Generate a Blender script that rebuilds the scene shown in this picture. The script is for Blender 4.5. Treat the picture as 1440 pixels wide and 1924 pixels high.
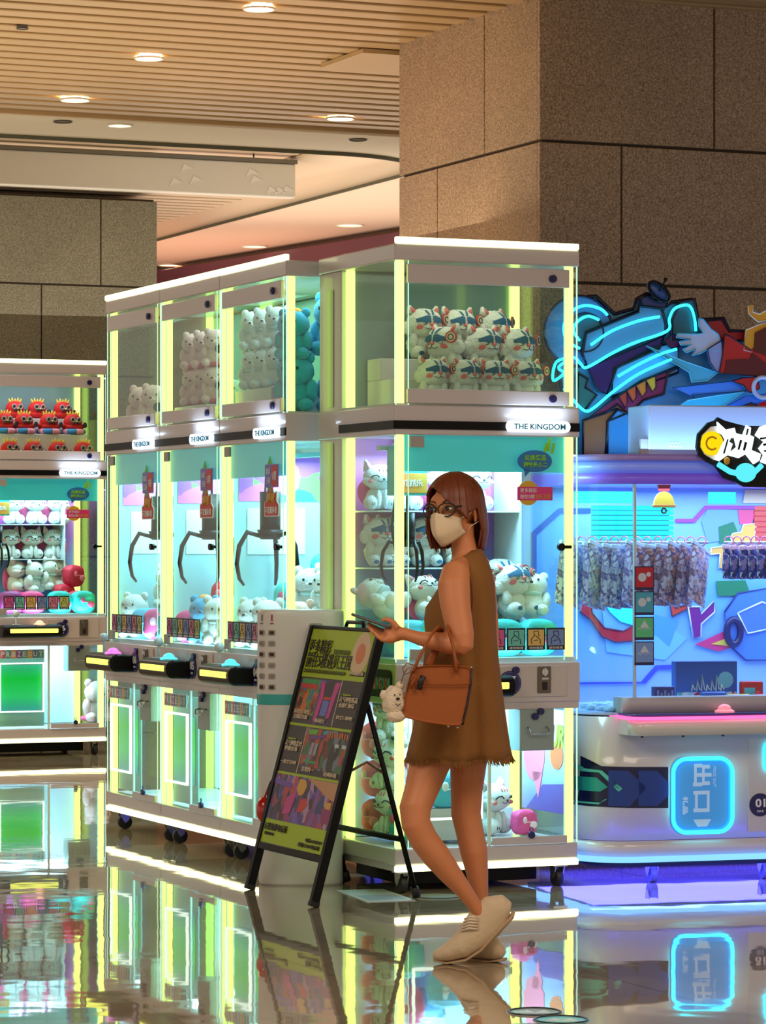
import bpy, bmesh, math, random
from mathutils import Vector, Matrix, noise
C = bpy.context.scene.collection
SC = bpy.context.scene
PI = math.pi
for o in list(bpy.data.objects): bpy.data.objects.remove(o)

# ------------------------------------------------ camera, world, light, exposure
F = 6000.0; HC = 1.401; HOR = 1025.0
cam_d = bpy.data.cameras.new('camera'); cam = bpy.data.objects.new('camera', cam_d); C.objects.link(cam)
cam_d.sensor_fit = 'VERTICAL'; cam_d.sensor_height = 36; cam_d.lens = F/1924*36
cam_d.shift_y = (HOR-962)/1924
cam_d.clip_end = 200
cam.location = (0, 0, HC); cam.rotation_euler = (PI/2, 0, 0)
SC.camera = cam
SC.view_settings.view_transform = 'Standard'; SC.view_settings.look = 'None'
SC.view_settings.exposure = 0.0; SC.view_settings.gamma = 1.0; SC.view_settings.use_curve_mapping = False
SC.cycles.max_bounces = 10; SC.cycles.transparent_max_bounces = 48
SC.cycles.diffuse_bounces = 3; SC.cycles.glossy_bounces = 5
SC.cycles.sample_clamp_indirect = 4.0
w = bpy.data.worlds.new('world'); SC.world = w; w.use_nodes = True
w.node_tree.nodes['Background'].inputs[0].default_value = (1.0, 0.86, 0.70, 1)
w.node_tree.nodes['Background'].inputs[1].default_value = 0.62

def lin(c):
    return tuple((x/255/12.92 if x/255 <= .04045 else ((x/255+.055)/1.055)**2.4) for x in c)
def area_light(name, loc, size, power, color=(1, .8, .6), rot=(0, 0, 0), sy=None):
    d = bpy.data.lights.new(name, 'AREA'); d.energy = power; d.color = color; d.size = size
    if sy: d.shape = 'RECTANGLE'; d.size_y = sy
    o = bpy.data.objects.new(name, d); C.objects.link(o); o.location = loc; o.rotation_euler = rot
    return o
# area lights added to fill the hall, camera side and over the row
area_light('hall_fill', (-2.5, 7.0, 3.85), 3.0, 150, (1, .88, .74), sy=3)
area_light('hall_fill', (3.0, 7.5, 3.85), 3.0, 150, (1, .80, .6), sy=3)
area_light('hall_fill', (-5.0, 19.0, 3.85), 2.0, 160, (1, .93, .78), sy=2)

area_light('ceiling_fill', (-3.0, 16.5, 3.0), 7, 90, (1, .84, .64), (PI, 0, 0), sy=4)  # upward area lights added to brighten the ceiling, no fixtures modelled
area_light('ceiling_fill', (-2.5, 23.5, 3.1), 8, 150, (1, .85, .68), (PI, 0, 0), sy=4)
area_light('ceiling_fill', (-.5, 27.5, 3.2), 5, 62, (1, .62, .44), (PI, 0, 0), sy=3)

# ------------------------------------------------ frames
class Fr:
    def __init__(s, th, ox, oy, oz=0.0):
        s.th = math.radians(th); s.o = Vector((ox, oy, oz))
        s.u = Vector((math.cos(s.th), math.sin(s.th), 0)); s.v = Vector((-math.sin(s.th), math.cos(s.th), 0))
    def W(s, x, y, z=0.0): return s.o + s.u*x + s.v*y + Vector((0, 0, z))
    def M(s): return Matrix.Translation(s.o) @ Matrix.Rotation(s.th, 4, 'Z')
    def on(s, c, px, py):
        """photo pixel -> local (x, z) on the plane y=c of this frame"""
        d = Vector(((px-720)/F, 1.0, (HOR-py)/F)); p0 = Vector((0, 0, HC))
        q = s.o + s.v*c
        t = (q-p0).dot(s.v)/d.dot(s.v)
        p = p0 + d*t - s.o
        return p.dot(s.u), p.z
def P(px, py, Y):
    return Vector(((px-720)/F*Y, Y, HC+(HOR-py)/F*Y))
def proj(p): return (720+F*p.x/p.y, HOR-F*(p.z-HC)/p.y)

# ------------------------------------------------ materials
MATS = {}
def nt(m): return m.node_tree.nodes, m.node_tree.links
def mat(name, col=(), rough=.5, metal=0, emis=None, es=0, bump=0, bscale=60, var=0, vscale=8, coat=0, sss=0, spec=.5, sheen=0, alpha=1):
    if name in MATS: return MATS[name]
    m = bpy.data.materials.new(name); m.use_nodes = True; MATS[name] = m
    N, L = nt(m); b = N['Principled BSDF']; c = lin(col)+(1,)
    b.inputs['Base Color'].default_value = c; b.inputs['Roughness'].default_value = rough
    b.inputs['Metallic'].default_value = metal; b.inputs['Coat Weight'].default_value = coat
    b.inputs['Specular IOR Level'].default_value = spec; b.inputs['Sheen Weight'].default_value = sheen
    if sss: b.inputs['Subsurface Weight'].default_value = sss; b.inputs['Subsurface Radius'].default_value = (.02, .008, .004)
    if emis: b.inputs['Emission Color'].default_value = lin(emis)+(1,); b.inputs['Emission Strength'].default_value = es
    tc = N.new('ShaderNodeTexCoord')
    if bump:
        n = N.new('ShaderNodeTexNoise'); n.inputs['Scale'].default_value = bscale; n.inputs['Detail'].default_value = 3
        L.new(tc.outputs['Object'], n.inputs['Vector'])
        bp = N.new('ShaderNodeBump'); bp.inputs['Strength'].default_value = bump; bp.inputs['Distance'].default_value = .01
        L.new(n.outputs['Fac'], bp.inputs['Height']); L.new(bp.outputs['Normal'], b.inputs['Normal'])
    if var:
        n = N.new('ShaderNodeTexNoise'); n.inputs['Scale'].default_value = vscale; n.inputs['Detail'].default_value = 4
        L.new(tc.outputs['Object'], n.inputs['Vector'])
        mx = N.new('ShaderNodeMixRGB'); mx.inputs[1].default_value = c
        mx.inputs[2].default_value = tuple(x*(1-var) for x in c[:3])+(1,)
        L.new(n.outputs['Fac'], mx.inputs[0]); L.new(mx.outputs[0], b.inputs['Base Color'])
    return m
def emit(name, col, s):
    if name in MATS: return MATS[name]
    m = bpy.data.materials.new(name); m.use_nodes = True; MATS[name] = m
    N, L = nt(m); N.remove(N['Principled BSDF']); e = N.new('ShaderNodeEmission')
    e.inputs[0].default_value = lin(col)+(1,); e.inputs[1].default_value = s
    L.new(e.outputs[0], N['Material Output'].inputs[0]); return m
def glass(name, tint=(245, 255, 252), ior=1.3, rough=0.0):
    if name in MATS: return MATS[name]
    m = bpy.data.materials.new(name); m.use_nodes = True; MATS[name] = m
    N, L = nt(m); N.remove(N['Principled BSDF'])
    t = N.new('ShaderNodeBsdfTransparent'); t.inputs[0].default_value = lin(tint)+(1,)
    g = N.new('ShaderNodeBsdfGlossy'); g.inputs['Roughness'].default_value = rough
    f = N.new('ShaderNodeFresnel'); ge = N.new('ShaderNodeNewGeometry'); mr = N.new('ShaderNodeMapRange')
    mr.inputs[3].default_value = ior; mr.inputs[4].default_value = 1/ior
    L.new(ge.outputs['Backfacing'], mr.inputs[0]); L.new(mr.outputs[0], f.inputs[0])
    mx = N.new('ShaderNodeMixShader')
    L.new(f.outputs[0], mx.inputs[0]); L.new(t.outputs[0], mx.inputs[1]); L.new(g.outputs[0], mx.inputs[2])
    L.new(mx.outputs[0], N['Material Output'].inputs[0]); return m
def ramp_mat(name, cols, axis='Z', lo=0, hi=1, rough=.5, es=0, extra=None):
    """printed gradient panel: colours run along an object axis between lo and hi"""
    if name in MATS: return MATS[name]
    m = bpy.data.materials.new(name); m.use_nodes = True; MATS[name] = m
    N, L = nt(m); b = N['Principled BSDF']; b.inputs['Roughness'].default_value = rough
    tc = N.new('ShaderNodeTexCoord'); sp = N.new('ShaderNodeSeparateXYZ'); L.new(tc.outputs['Object'], sp.inputs[0])
    mr = N.new('ShaderNodeMapRange'); mr.inputs[1].default_value = lo; mr.inputs[2].default_value = hi
    L.new(sp.outputs[axis], mr.inputs[0])
    cr = N.new('ShaderNodeValToRGB'); L.new(mr.outputs[0], cr.inputs[0])
    el = cr.color_ramp.elements
    for i, (p, c) in enumerate(cols):
        e = el[i] if i < 2 else el.new(p)
        e.position = p; e.color = lin(c)+(1,)
    L.new(cr.outputs[0], b.inputs['Base Color'])
    if es:
        L.new(cr.outputs[0], b.inputs['Emission Color']); b.inputs['Emission Strength'].default_value = es
    return m
def patch_mat(name, cols, scale=30, rough=.5, stretch=(1, 1, 1), es=0):
    """busy printed picture: patches of the given colours"""
    if name in MATS: return MATS[name]
    m = bpy.data.materials.new(name); m.use_nodes = True; MATS[name] = m
    N, L = nt(m); b = N['Principled BSDF']; b.inputs['Roughness'].default_value = rough
    tc = N.new('ShaderNodeTexCoord'); mp = N.new('ShaderNodeMapping'); mp.inputs['Scale'].default_value = stretch
    L.new(tc.outputs['Object'], mp.inputs[0])
    nz = N.new('ShaderNodeTexNoise'); nz.inputs['Scale'].default_value = scale*.6
    L.new(mp.outputs[0], nz.inputs['Vector'])
    ad = N.new('ShaderNodeMixRGB'); ad.blend_type = 'LINEAR_LIGHT'; ad.inputs[0].default_value = .03
    L.new(mp.outputs[0], ad.inputs[1]); L.new(nz.outputs['Color'], ad.inputs[2])
    v = N.new('ShaderNodeTexVoronoi'); v.inputs['Scale'].default_value = scale
    L.new(ad.outputs[0], v.inputs['Vector'])
    sp = N.new('ShaderNodeSeparateColor'); L.new(v.outputs['Color'], sp.inputs[0])
    cr = N.new('ShaderNodeValToRGB'); cr.color_ramp.interpolation = 'CONSTANT'; L.new(sp.outputs[0], cr.inputs[0])
    el = cr.color_ramp.elements
    for i, c in enumerate(cols):
        p = i/len(cols); e = el[i] if i < 2 else el.new(p)
        e.position = p; e.color = lin(c)+(1,)
    L.new(cr.outputs[0], b.inputs['Base Color'])
    if es:
        L.new(cr.outputs[0], b.inputs['Emission Color']); b.inputs['Emission Strength'].default_value = es
    return m

# ------------------------------------------------ mesh builder
class MB:
    def __init__(s): s.bm = bmesh.new(); s.mi = 0; s.T = Matrix()
    def _v(s, p): return s.bm.verts.new(s.T @ Vector(p))
    def _f(s, vs):
        try: f = s.bm.faces.new(vs); f.material_index = s.mi; f.smooth = s.sm; return f
        except ValueError: return None
    sm = False
    def box(s, a, b, bev=0, seg=2):
        x0, y0, z0 = a; x1, y1, z1 = b
        if x0 > x1: x0, x1 = x1, x0
        if y0 > y1: y0, y1 = y1, y0
        if z0 > z1: z0, z1 = z1, z0
        vs = [s._v((x, y, z)) for z in (z0, z1) for x, y in ((x0, y0), (x1, y0), (x1, y1), (x0, y1))]
        fs = [s._f([vs[i] for i in q]) for q in ((3, 2, 1, 0), (4, 5, 6, 7), (0, 1, 5, 4), (1, 2, 6, 5), (2, 3, 7, 6), (3, 0, 4, 7))]
        if bev:
            es = {e for f in fs for e in f.edges}
            r = bmesh.ops.bevel(s.bm, geom=list(es), offset=bev, segments=seg, affect='EDGES', profile=.5)
            for f in r['faces']: f.material_index = s.mi; f.smooth = True
        return s
    def prism(s, pts, y0, y1, plane='XZ', bev=0):
        """polygon pts (a,b) in a plane, extruded y0..y1 along the third axis"""
        def mk(a, b, c):
            return {'XZ': (a, c, b), 'XY': (a, b, c), 'YZ': (c, a, b)}[plane]
        ar = sum(pts[i][0]*pts[(i+1) % len(pts)][1]-pts[(i+1) % len(pts)][0]*pts[i][1] for i in range(len(pts)))
        if ar < 0: pts = pts[::-1]
        A = [s._v(mk(a, b, y0)) for a, b in pts]; B = [s._v(mk(a, b, y1)) for a, b in pts]
        f0 = s._f(A); f1 = s._f(B[::-1]); fs = [f for f in (f0, f1) if f]
        n = len(pts)
        for i in range(n):
            f = s._f([A[(i+1) % n], A[i], B[i], B[(i+1) % n]])
            if f: fs.append(f)
        if plane == 'XY' or plane == 'YZ':
            pass
        return s
    def loft(s, rings, cap=True, closed=True):
        """rings: list of lists of points"""
        R = [[s._v(p) for p in r] for r in rings]; n = len(R[0])
        for i in range(len(R)-1):
            for j in range(n if closed else n-1):
                k = (j+1) % n
                s._f([R[i][j], R[i][k], R[i+1][k], R[i+1][j]])
        if cap and closed: s._f(R[0][::-1]); s._f(R[-1])
        return s
    def tube(s, pts, r, n=8, cap=True, flat=1.0, ref=None):
        pts = [Vector(p) for p in pts]; m = len(pts)
        rs = r if isinstance(r, (list, tuple)) else [r]*m
        rings = []; prev = None
        for i, p in enumerate(pts):
            t = (pts[min(i+1, m-1)]-pts[max(i-1, 0)]).normalized()
            if prev is None:
                a = Vector(ref) if ref else (Vector((0, 0, 1)) if abs(t.z) < .9 else Vector((1, 0, 0)))
            else: a = prev
            b = (a - t*a.dot(t)).normalized(); prev = b; c = t.cross(b)
            rr = rs[i]
            rings.append([p + b*(rr*math.cos(2*PI*j/n)) + c*(rr*flat*math.sin(2*PI*j/n)) for j in range(n)])
        sm = s.sm; s.sm = True; s.loft(rings, cap); s.sm = sm
        return s
    def cyl(s, a, b, r, n=24, r2=None):
        sm = s.sm; a, b = Vector(a), Vector(b); t = (b-a).normalized()
        x = (Vector((0, 0, 1)) if abs(t.z) < .9 else Vector((1, 0, 0))); x = (x-t*x.dot(t)).normalized(); y = t.cross(x)
        r2 = r if r2 is None else r2
        A = [s._v(a+x*r*math.cos(2*PI*i/n)+y*r*math.sin(2*PI*i/n)) for i in range(n)]
        B = [s._v(b+x*r2*math.cos(2*PI*i/n)+y*r2*math.sin(2*PI*i/n)) for i in range(n)]
        s._f(A[::-1]); s._f(B); s.sm = True
        for i in range(n): s._f([A[i], A[(i+1) % n], B[(i+1) % n], B[i]])
        s.sm = sm
        return s
    def ell(s, c, r, nu=20, nv=12, rot=None, nz=0, ns=8, top=None):
        """ellipsoid; nz = radial lumpiness"""
        c = Vector(c); r = Vector(r if isinstance(r, (tuple, list, Vector)) else (r, r, r))
        R = rot if rot is not None else Matrix.Identity(3)
        sm = s.sm; s.sm = True
        def pt(u, v):
            d = Vector((math.sin(v)*math.cos(u), math.sin(v)*math.sin(u), math.cos(v)))
            q = Vector((d.x*r.x, d.y*r.y, d.z*r.z))
            if nz: q *= 1+nz*noise.noise((c+q)*ns)
            return c + R @ q
        rows = [[s._v(pt(2*PI*i/nu, PI*j/nv)) for i in range(nu)] for j in range(1, nv)]
        t = s._v(pt(0, 0)); b = s._v(pt(0, PI))
        for i in range(nu):
            k = (i+1) % nu
            s._f([t, rows[0][i], rows[0][k]]); s._f([b, rows[-1][k], rows[-1][i]])
            for j in range(nv-2): s._f([rows[j][i], rows[j+1][i], rows[j+1][k], rows[j][k]])
        s.sm = sm
        return s
    def torus(s, c, R, r, n=24, m=8, axis='Y', a0=0, a1=2*PI, sx=1, sz=1):
        full = abs(a1-a0-2*PI) < 1e-4
        pts = []
        for i in range(n + (0 if full else 1)):
            a = a0+(a1-a0)*i/n; x, z = R*math.cos(a)*sx, R*math.sin(a)*sz
            pts.append(Vector(c)+Vector({'Y': (x, 0, z), 'Z': (x, z, 0), 'X': (0, x, z)}[axis]))
        if not full: return s.tube(pts, r, m)
        rings = []; N = len(pts)
        for i, p in enumerate(pts):
            t = (pts[(i+1) % N]-pts[i-1]).normalized(); ax = Vector({'Y': (0, 1, 0), 'Z': (0, 0, 1), 'X': (1, 0, 0)}[axis]); q = t.cross(ax)
            rings.append([p+ax*r*math.cos(2*PI*j/m)+q*r*math.sin(2*PI*j/m) for j in range(m)])
        rings.append(rings[0]); sm = s.sm; s.sm = True; s.loft(rings, cap=False); s.sm = sm
        return s
    def patch(s, pts, c, r, eps=.0015, cuts=2):
        """flat mark pts (x,z) laid on the front (-y) of ellipsoid c,r"""
        b2 = bmesh.new(); vs = [b2.verts.new((a, 0, b)) for a, b in pts]
        b2.faces.new(vs); bmesh.ops.triangulate(b2, faces=b2.faces[:])
        bmesh.ops.subdivide_edges(b2, edges=b2.edges[:], cuts=cuts, use_grid_fill=True)
        mp = {}
        for v in b2.verts:
            x, z = v.co.x-c[0], v.co.z-c[2]
            q = 1-(x/r[0])**2-(z/r[2])**2
            y = c[1]-r[1]*math.sqrt(max(q, .02))-eps
            mp[v] = s._v((v.co.x, y, v.co.z))
        for f in b2.faces:
            f2 = s._f([mp[v] for v in f.verts])
        b2.free(); return s
    def add_mesh(s, me, M=Matrix()):
        mp = [s._v(M @ v.co) for v in me.vertices]
        for p in me.polygons:
            s._f([mp[i] for i in p.vertices])
        return s
def link_mesh(name, me, parent=None):
    o = bpy.data.objects.new(name, me); C.objects.link(o)
    if parent: o.parent = parent
    return o
def obj(name, mb, mats, parent=None, smooth=None, fixn=True):
    me = bpy.data.meshes.new(name)
    if fixn: bmesh.ops.recalc_face_normals(mb.bm, faces=mb.bm.faces[:])
    mb.bm.to_mesh(me); mb.bm.free()
    if not isinstance(mats, (list, tuple)): mats = [mats]
    for m in mats: me.materials.append(m)
    if smooth:
        for p in me.polygons: p.use_smooth = True
    return link_mesh(name, me, parent)
def tag(o, label=None, cat=None, group=None, kind=None):
    if label: o['label'] = label
    if cat: o['category'] = cat
    if group: o['group'] = group
    if kind: o['kind'] = kind
    return o
def thing(name, label, cat, loc=(0, 0, 0), rz=0, group=None):
    o = bpy.data.objects.new(name, None); C.objects.link(o); o.empty_display_size = .05
    o.location = loc; o.rotation_euler = (0, 0, rz)
    return tag(o, label, cat, group)
def struct(name, mb, m, parent=None):
    o = obj(name, mb, m, parent)
    o['kind'] = 'structure'
    return o
def copy_tree(o, parent=None):
    c = o.copy(); C.objects.link(c)
    if parent: c.parent = parent
    for ch in KIDS(o): copy_tree(ch, c)
    return c
def KIDS(o):
    return [x for x in bpy.data.objects if x.parent == o]
_TX = {}
def text_me(s, size=1.0, ext=0.0, bold=0.0, shear=0.0, sx=1.0):
    """text as a mesh, centred, upright in XZ, facing -y"""
    cu = bpy.data.curves.new('t', 'FONT'); cu.body = s; cu.size = size; cu.extrude = ext; cu.offset = bold; cu.shear = shear
    cu.align_x = 'CENTER'; cu.align_y = 'CENTER'; cu.resolution_u = 3
    o = bpy.data.objects.new('t', cu); C.objects.link(o)
    dg = bpy.context.evaluated_depsgraph_get()
    me = bpy.data.meshes.new_from_object(o.evaluated_get(dg)); bpy.data.objects.remove(o); bpy.data.curves.remove(cu)
    if me.vertices:
        xs = [v.co.x for v in me.vertices]; ys = [v.co.y for v in me.vertices]
        cx, cy = (min(xs)+max(xs))/2, (min(ys)+max(ys))/2
        for v in me.vertices: v.co = Vector(((v.co.x-cx)*sx, -v.co.z, v.co.y-cy))
    return me
def text(mb, s, at, size, width=None, height=None, ext=.0008, bold=0.0, shear=0.0, M=None):
    me = text_me(s, size, ext, bold, shear)
    xs = [v.co.x for v in me.vertices] or [0, 1]; zs = [v.co.z for v in me.vertices] or [0, 1]
    wx, wz = max(xs)-min(xs), max(zs)-min(zs)
    S = Matrix.Diagonal((width/wx if width else 1, 1, height/wz if height else 1, 1))
    mb.add_mesh(me, (M if M is not None else Matrix()) @ Matrix.Translation(Vector(at)) @ S)
    bpy.data.meshes.remove(me)
    return mb
def rrect(x0, z0, x1, z1, r, n=6):
    pts = []
    for cx, cz, a in ((x1-r, z1-r, 0), (x0+r, z1-r, PI/2), (x0+r, z0+r, PI), (x1-r, z0+r, 1.5*PI)):
        for i in range(n+1):
            t = a+PI/2*i/n; pts.append((cx+r*math.cos(t), cz+r*math.sin(t)))
    return pts
def remesh(mb, voxel, smooth=4, mats=None, name='body', parent=None, factor=.6):
    me = bpy.data.meshes.new('tmp'); bmesh.ops.recalc_face_normals(mb.bm, faces=mb.bm.faces[:]); mb.bm.to_mesh(me); mb.bm.free()
    o = bpy.data.objects.new('tmp', me); C.objects.link(o)
    md = o.modifiers.new('r', 'REMESH'); md.mode = 'VOXEL'; md.voxel_size = voxel; md.use_smooth_shade = True
    if smooth:
        sm = o.modifiers.new('s', 'SMOOTH'); sm.iterations = smooth; sm.factor = factor
    dg = bpy.context.evaluated_depsgraph_get()
    m2 = bpy.data.meshes.new_from_object(o.evaluated_get(dg)); bpy.data.objects.remove(o); bpy.data.meshes.remove(me)
    m2.materials.clear()
    for m in (mats if isinstance(mats, (list, tuple)) else [mats]): m2.materials.append(m)
    for p in m2.polygons: p.use_smooth = True; p.material_index = 0
    return link_mesh(name, m2, parent)
# ================================================ ROOM
A = Fr(23.5, 0, 0)                       # hall axes: u to the right and away, v to the left and away
def uv(p): return p.dot(A.u), p.dot(A.v)
def granite(name, base, dark, light):
    m = bpy.data.materials.new(name); m.use_nodes = True; N, L = nt(m); b = N['Principled BSDF']
    tc = N.new('ShaderNodeTexCoord')
    n1 = N.new('ShaderNodeTexNoise'); n1.inputs['Scale'].default_value = 110; n1.inputs['Detail'].default_value = 6; n1.inputs['Roughness'].default_value = .75
    n2 = N.new('ShaderNodeTexNoise'); n2.inputs['Scale'].default_value = 2.2
    v = N.new('ShaderNodeTexVoronoi'); v.inputs['Scale'].default_value = 90
    for n in (n1, n2, v): L.new(tc.outputs['Object'], n.inputs['Vector'])
    cr = N.new('ShaderNodeValToRGB'); e = cr.color_ramp.elements
    e[0].position = .34; e[0].color = lin(dark)+(1,); e[1].position = .62; e[1].color = lin(light)+(1,)
    k = e.new(.5); k.color = lin(base)+(1,)
    L.new(n1.outputs['Fac'], cr.inputs[0])
    mx = N.new('ShaderNodeMixRGB'); mx.blend_type = 'MULTIPLY'; mx.inputs[0].default_value = .35
    L.new(cr.outputs[0], mx.inputs[1]); L.new(n2.outputs['Fac'], mx.inputs[2])
    L.new(mx.outputs[0], b.inputs['Base Color']); b.inputs['Roughness'].default_value = .55
    bp = N.new('ShaderNodeBump'); bp.inputs['Strength'].default_value = .35; bp.inputs['Distance'].default_value = .004
    L.new(n1.outputs['Fac'], bp.inputs['Height']); L.new(bp.outputs[0], b.inputs['Normal'])
    return m
m_gran = granite('granite', (186, 152, 118), (108, 82, 62), (226, 194, 156))
m_gran2 = granite('granite_grey', (118, 116, 98), (72, 74, 62), (150, 148, 128))
m_joint = mat('joint', (70, 58, 46), .9)

# floor: polished beige stone slabs with fine joints and a slightly wavy polish
def floor_mat():
    m = bpy.data.materials.new('polished_stone'); m.use_nodes = True; N, L = nt(m); b = N['Principled BSDF']
    tc = N.new('ShaderNodeTexCoord'); mp = N.new('ShaderNodeMapping'); mp.inputs['Rotation'].default_value = (0, 0, -math.radians(23.5))
    L.new(tc.outputs['Object'], mp.inputs[0])
    br = N.new('ShaderNodeTexBrick'); br.offset = 0; br.inputs['Scale'].default_value = 1
    br.inputs['Brick Width'].default_value = .8; br.inputs['Row Height'].default_value = .8; br.inputs['Mortar Size'].default_value = .0035; br.inputs['Mortar Smooth'].default_value = .1
    L.new(mp.outputs[0], br.inputs['Vector'])
    n = N.new('ShaderNodeTexNoise'); n.inputs['Scale'].default_value = 2.5; n.inputs['Detail'].default_value = 6; L.new(mp.outputs[0], n.inputs['Vector'])
    cr = N.new('ShaderNodeValToRGB'); e = cr.color_ramp.elements
    e[0].position = .35; e[0].color = lin((158, 140, 114))+(1,); e[1].position = .65; e[1].color = lin((182, 164, 136))+(1,)
    L.new(n.outputs['Fac'], cr.inputs[0])
    mx = N.new('ShaderNodeMixRGB'); L.new(br.outputs['Fac'], mx.inputs[0]); L.new(cr.outputs[0], mx.inputs[1]); mx.inputs[2].default_value = lin((100, 88, 70))+(1,)
    L.new(mx.outputs[0], b.inputs['Base Color']); b.inputs['Roughness'].default_value = .035
    b.inputs['IOR'].default_value = 1.9; b.inputs['Coat Weight'].default_value = .6; b.inputs['Coat Roughness'].default_value = .02
    w1 = N.new('ShaderNodeTexNoise'); w1.inputs['Scale'].default_value = 5; w1.inputs['Detail'].default_value = 1; L.new(mp.outputs[0], w1.inputs['Vector'])
    bp = N.new('ShaderNodeBump'); bp.inputs['Strength'].default_value = .05; bp.inputs['Distance'].default_value = .012
    ad = N.new('ShaderNodeMath'); ad.operation = 'SUBTRACT'; L.new(w1.outputs['Fac'], ad.inputs[0])
    L.new(br.outputs['Fac'], ad.inputs[1]); L.new(ad.outputs[0], bp.inputs['Height'])
    L.new(bp.outputs[0], b.inputs['Normal']); L.new(bp.outputs[0], b.inputs['Coat Normal'])
    return m
mb = MB(); mb.box((-14, -2, -.1), (16, 36, 0)); struct('floor', mb, floor_mat())

# floor stickers at the lower right of the hall, seen almost edge on
for px, py, rx, tint, lab in ((1005, 1902, .085, (150, 160, 150), 'round faded floor sticker, the farther of the two on the tiles'), (1055, 1917, .085, (120, 200, 215), 'round bluish floor sticker, the nearer of the two on the tiles')):
    Yf = HC*F/(py-HOR); c = P(px, py, Yf)
    t = thing('floor_sticker', lab, 'sticker', (c.x, c.y, 0))
    mb = MB(); mb.cyl((0, 0, 0.0), (0, 0, .0012), rx, 40); obj('disc', mb, mat('st%d' % px, tint, .25), t)
    mb = MB(); mb.torus((0, 0, .0015), rx*.92, .004, 40, 6, 'Z'); obj('rim', mb, mat('st_rim', (35, 40, 40), .3), t)
    mb = MB(); mb.prism([(-.05, -.02), (-.02, .03), (.0, -.01), (.03, .03), (.05, -.03)], .0012, .002, 'XY'); obj('print', mb, mat('st_pr', (200, 205, 195), .3), t)

c = P(705, 1683, HC*F/(1683-HOR)); t = thing('paper_sheet', 'pale blue paper sheet lying on the floor behind the A-frame sign', 'paper', (c.x, c.y, 0), .3)
mb = MB(); mb.box((-.10, -.22, .0005), (.10, .22, .0025)); obj('sheet', mb, mat('sheet', (200, 212, 222), .4), t)
mb = MB(); mb.box((-.08, -.18, .0025), (.08, .0, .0031)); obj('print', mb, mat('sheet_p', (160, 180, 205), .4), t)
c = P(822, 1684, HC*F/(1684-HOR)); t = thing('floor_sticker', 'round dark rimmed sticker on the floor under the front of machine 17', 'sticker', (c.x, c.y, 0))
mb = MB(); mb.cyl((0, 0, 0), (0, 0, .0012), .11, 40); obj('disc', mb, mat('st1005', (150, 160, 150)), t)
mb = MB(); mb.torus((0, 0, .0015), .10, .004, 40, 6, 'Z'); obj('rim', mb, mat('st_rim', (35, 40, 40)), t)

# stone pillars: dark core with granite slabs, joints left open
def pillar(name, fr, wu, wv, splits_u, splits_v, m, ztop=4.06, courses=(0, .645, 1.317, 1.988, 2.659, 3.33, 4.06)):
    g = .007
    mb = MB(); mb.T = fr.M(); mb.box((.02, .02, 0), (wu-.02, wv-.02, ztop))
    core = struct(name, mb, m_joint)
    mb = MB(); mb.T = fr.M()
    for i in range(len(courses)-1):
        z0, z1 = courses[i]+g, courses[i+1]-g
        su = [0]+splits_u[i % len(splits_u)]+[wu]
        for a, b in zip(su, su[1:]): mb.box((a+(g*.7 if a else 0), 0, z0), (b-(g*.7 if b < wu else 0), .03, z1), .003, 1)
        sv = [.0]+splits_v[i % len(splits_v)]+[wv]
        for a, b in zip(sv, sv[1:]): mb.box((0, a+.03*(a == 0)+(g*.7 if a else 0), z0), (.03, b-(g*.7 if b < wv else 0), z1), .003, 1); mb.box((wu-.03, a+.031, z0), (wu, b, z1))
    struct(name+'_cladding', mb, m)
fp = Fr(23.5, .747, 15.2)
pillar('pillar_near', fp, 2.4, 1.66, [[.44, 1.5], [.95, 1.9]], [[1.18], [.62]], m_gran)
fl = Fr(23.5, *(lambda p: (p.x-2.4*math.cos(math.radians(23.5)), p.y-2.4*math.sin(math.radians(23.5))))(P(295, 530, 23.9)))
pillar('pillar_far', fl, 2.4, 1.6, [[.9, 1.5], [.7, 1.96]], [[.8]], m_gran2, 3.99, (0, .645, 1.317, 1.988, 2.659, 3.33, 3.98))

# ceiling: wood coloured baffles along u
m_slat = mat('baffle', (196, 160, 112), .35, var=.15, vscale=2)
m_slatd = mat('baffle_back', (120, 94, 62), .7)
v_edge = 18.5
mb = MB(); mb.T = A.M()
v = v_edge-.12
while v > 9:
    mb.box((-12, v-.07, 4.02), (18, v+.07, 4.10), .006, 1); v -= .215
struct('ceiling_baffles', mb, m_slat)
mb = MB(); mb.T = A.M(); mb.box((-12, -2, 4.16), (18, v_edge, 4.2)); struct('ceiling_upper', mb, m_slatd)
mb = MB(); mb.T = A.M(); u0, v0 = uv(P(668, 66, 16.9)); mb.box((u0, v0-.1, 3.995), (u0+2.5, v0+.48, 4.018)); struct('trim_1', mb, m_slat)
mb = MB(); mb.T = A.M(); mb.box((-12, v_edge-.005, 4.0), (18, v_edge+.03, 4.2)); struct('trim_2', mb, m_slat)

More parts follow.
